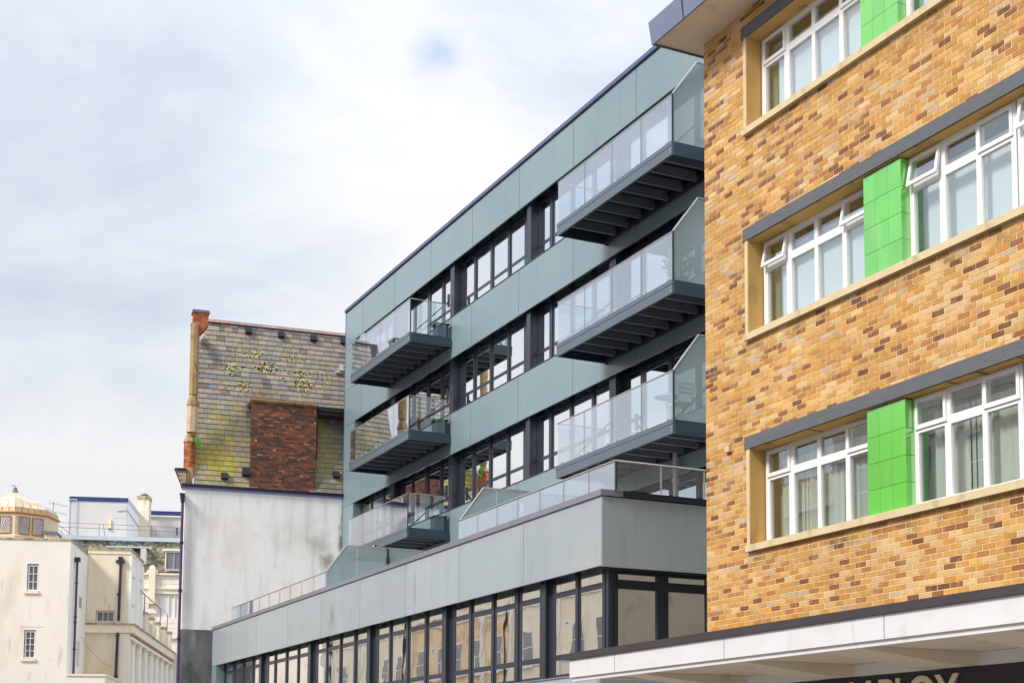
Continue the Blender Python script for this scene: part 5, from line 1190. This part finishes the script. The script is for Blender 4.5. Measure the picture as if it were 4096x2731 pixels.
# sunburst windows on the two faces in view
for k in (-1, 0):
    A, Bp = Vector(dv(k, 2.48, 0)), Vector(dv(k + 1, 2.48, 0)); d_ = (Bp - A).normalized(); nrm = Vector((d_.y, -d_.x, 0)); L_ = (Bp - A).length
    for q, (u0, u1) in enumerate(((0.14, 0.44), (0.56, 0.86))):
        def P(u, z, o): v_ = A + d_ * (L_ * u) + nrm * o; return (v_.x, v_.y, z)
        def slab(m_, pts, o0, o1):
            m_.face([P(u, z, o1) for u, z in pts]); n = len(pts)
            for i in range(n): a_, b_ = pts[i], pts[(i + 1) % n]; m_.face([P(*a_, o0), P(*b_, o0), P(*b_, o1), P(*a_, o1)])
        z0, z1 = 15.30, 16.22
        m_ = MB(cx_); slab(m_, [(u0, z0), (u1, z0), (u1, z1), (u0, z1)], 0, 0.012); wn = obj('sunburst_window', m_, 'stained_blue', dom)
        m_ = MB(cx_)
        for a, b, c, e_ in ((u0 - .02, u0, z0, z1), (u1, u1 + .02, z0, z1), (u0 - .02, u1 + .02, z1, z1 + .05), (u0 - .02, u1 + .02, z0 - .05, z0)): slab(m_, [(a, c), (b, c), (b, e_), (a, e_)], 0, 0.05)
        obj('surround', m_, 'dome_band', wn)
        cu = u1 if q == 0 else u0; sg = -1 if q == 0 else 1; W_ = (u1 - u0)
        if k == -1: cu = u0; sg = 1
        for j in range(7):
            a_ = rad(8 + j * 12.5)
            tu = min(1.0, math.cos(a_) / math.sin(a_) * (z1 - z0) / (W_ * L_)) if math.sin(a_) > 0 else 1.0
            ex = cu + sg * W_ * tu; ez = z0 + min(z1 - z0, tu * W_ * L_ * math.tan(a_))
            m_ = MB(cx_); du = 0.018; slab(m_, [(cu, z0), (cu + sg * 0.01, z0), (ex + (0 if tu >= 1 else du), ez - (0.05 if tu >= 1 else 0)), (ex - (0 if tu >= 1 else du), ez)], 0.012, 0.03); obj('ray', m_, 'faience_cream', wn)
obj('finial', MB(cx_).lathe(dmx, dmy, [(0.20, 18.0), (0.19, 18.06), (0.10, 18.26), (0.12, 18.30), (0.06, 18.33)], 8), 'finial_grey', dom)
bd = thing('seagull', cx_(dmx, dmy, 18.34), 'grey and white gull standing on the tip of the dome', 'bird')
m_ = MB(cx_)
prof = [(-0.22, 0.0, 0.0), (-0.15, 0.03, 0.01), (-0.05, 0.055, 0.0), (0.05, 0.06, 0.01), (0.12, 0.045, 0.04), (0.16, 0.03, 0.09), (0.19, 0.032, 0.12), (0.22, 0.022, 0.12), (0.25, 0.008, 0.11)]
rg = []
for x, r_, dz in prof: rg.append([(dmx + x, dmy + max(r_, .003) * math.cos(2 * math.pi * k / 8), 18.43 + dz + max(r_, .003) * math.sin(2 * math.pi * k / 8)) for k in range(8)])
for a, b in zip(rg, rg[1:]):
    for k in range(8): m_.face([a[k], a[(k + 1) % 8], b[(k + 1) % 8], b[k]], None, True)
obj('body', m_, 'bird_white', bd)
m_ = MB(cx_)
for sgn in (-1, 1): m_.face([(dmx + 0.06, dmy + sgn * 0.06, 18.47), (dmx - 0.05, dmy + sgn * 0.065, 18.49), (dmx - 0.28, dmy + sgn * 0.015, 18.44), (dmx - 0.10, dmy + sgn * 0.062, 18.40)])
obj('wing', m_, 'bird_grey', bd)
for sgn in (-1, 1): obj('leg', MB(cx_).tube((dmx, dmy + sgn * 0.02, 18.33), (dmx, dmy + sgn * 0.02, 18.39), 0.006, 5), 'finial_grey', bd)

# ------------------------------------------------------------------ OTHER SIDE OF THE STREET (seen only mirrored in the glass)
names = [('opp_white', 12.6, 'white stucco terrace house'), ('opp_cream', 13.4, 'cream stucco terrace house'), ('opp_buff', 12.0, 'buff brick terrace house'), ('opp_cream', 13.0, 'cream terrace house with wide bays'), ('opp_buff', 11.6, 'orange brick terrace house'), ('opp_cream', 12.8, 'cream terrace house near the bend'), ('opp_white', 12.2, 'white terrace house near the bend'), ('opp_cream', 12.9, 'last cream terrace house of the row')]
y = 12.0
for i, (m, h, lb) in enumerate(names):
    wdt = 15.5
    t_ = thing('terrace_house', (-12, y + wdt / 2, 0), lb + ' across the street', 'house', None)
    obj('wall', B(-15, -8.06, y, y + wdt - 0.05, 0, h), m, t_)
    obj('cornice', B(-8.4, -7.85, y, y + wdt - 0.05, h - 0.9, h - 0.7), 'opp_white', t_)
    obj('parapet', B(-8.3, -8.04, y, y + wdt - 0.05, h, h + 0.35), m, t_)
    r_ = MB(); r_.prism([(-14.6, h), (-8.6, h), (-11.5, h + 1.3)], 'y', y + 0.2, y + wdt - 0.3); rf = obj('roof', r_, 'opp_roof', t_)
    for zz in (4.0, 7.15, 10.3):
        if zz < h - 1.2: obj('string_course', B(-8.06, -7.97, y, y + wdt - 0.05, zz, zz + 0.16), 'opp_white', t_)
    obj('downpipe', MB().tube((-7.95, y + 0.5, 0.1), (-7.95, y + 0.5, h - 0.9), 0.07, 6), 'pipe_dark', t_)
    for q in range(3): obj('pilaster', B(-8.06, -7.92, y + 3.4 + q * 5.8, y + 3.75 + q * 5.8, 0.1, h - 0.9), 'opp_white' if m != 'opp_white' else 'opp_cream', t_)
    obj('chimney', B(-12.2, -11.2, y + 0.6, y + 2.0, h + 0.6, h + 2.0), 'opp_buff', rf)
    for fl_ in range(4):
        for c in range(5):
            y0 = y + 1.1 + c * 2.9; z0 = 0.9 + fl_ * 3.15
            if z0 + 1.9 > h - 1: continue
            wdw = obj('window', B(-8.055, -8.03, y0, y0 + 1.25, z0, z0 + 1.9), 'opp_white', t_)
            obj('pane', B(-8.028, -8.02, y0 + 0.09, y0 + 1.16, z0 + 0.09, z0 + 0.92), 'pane_grey', wdw); obj('pane', B(-8.028, -8.02, y0 + 0.09, y0 + 1.16, z0 + 0.98, z0 + 1.81), 'pane_grey', wdw)
            obj('sill', B(-8.06, -7.9, y0 - 0.1, y0 + 1.35, z0 - 0.12, z0), 'opp_white', wdw)
    y += wdt
print('objects', len(D.objects))
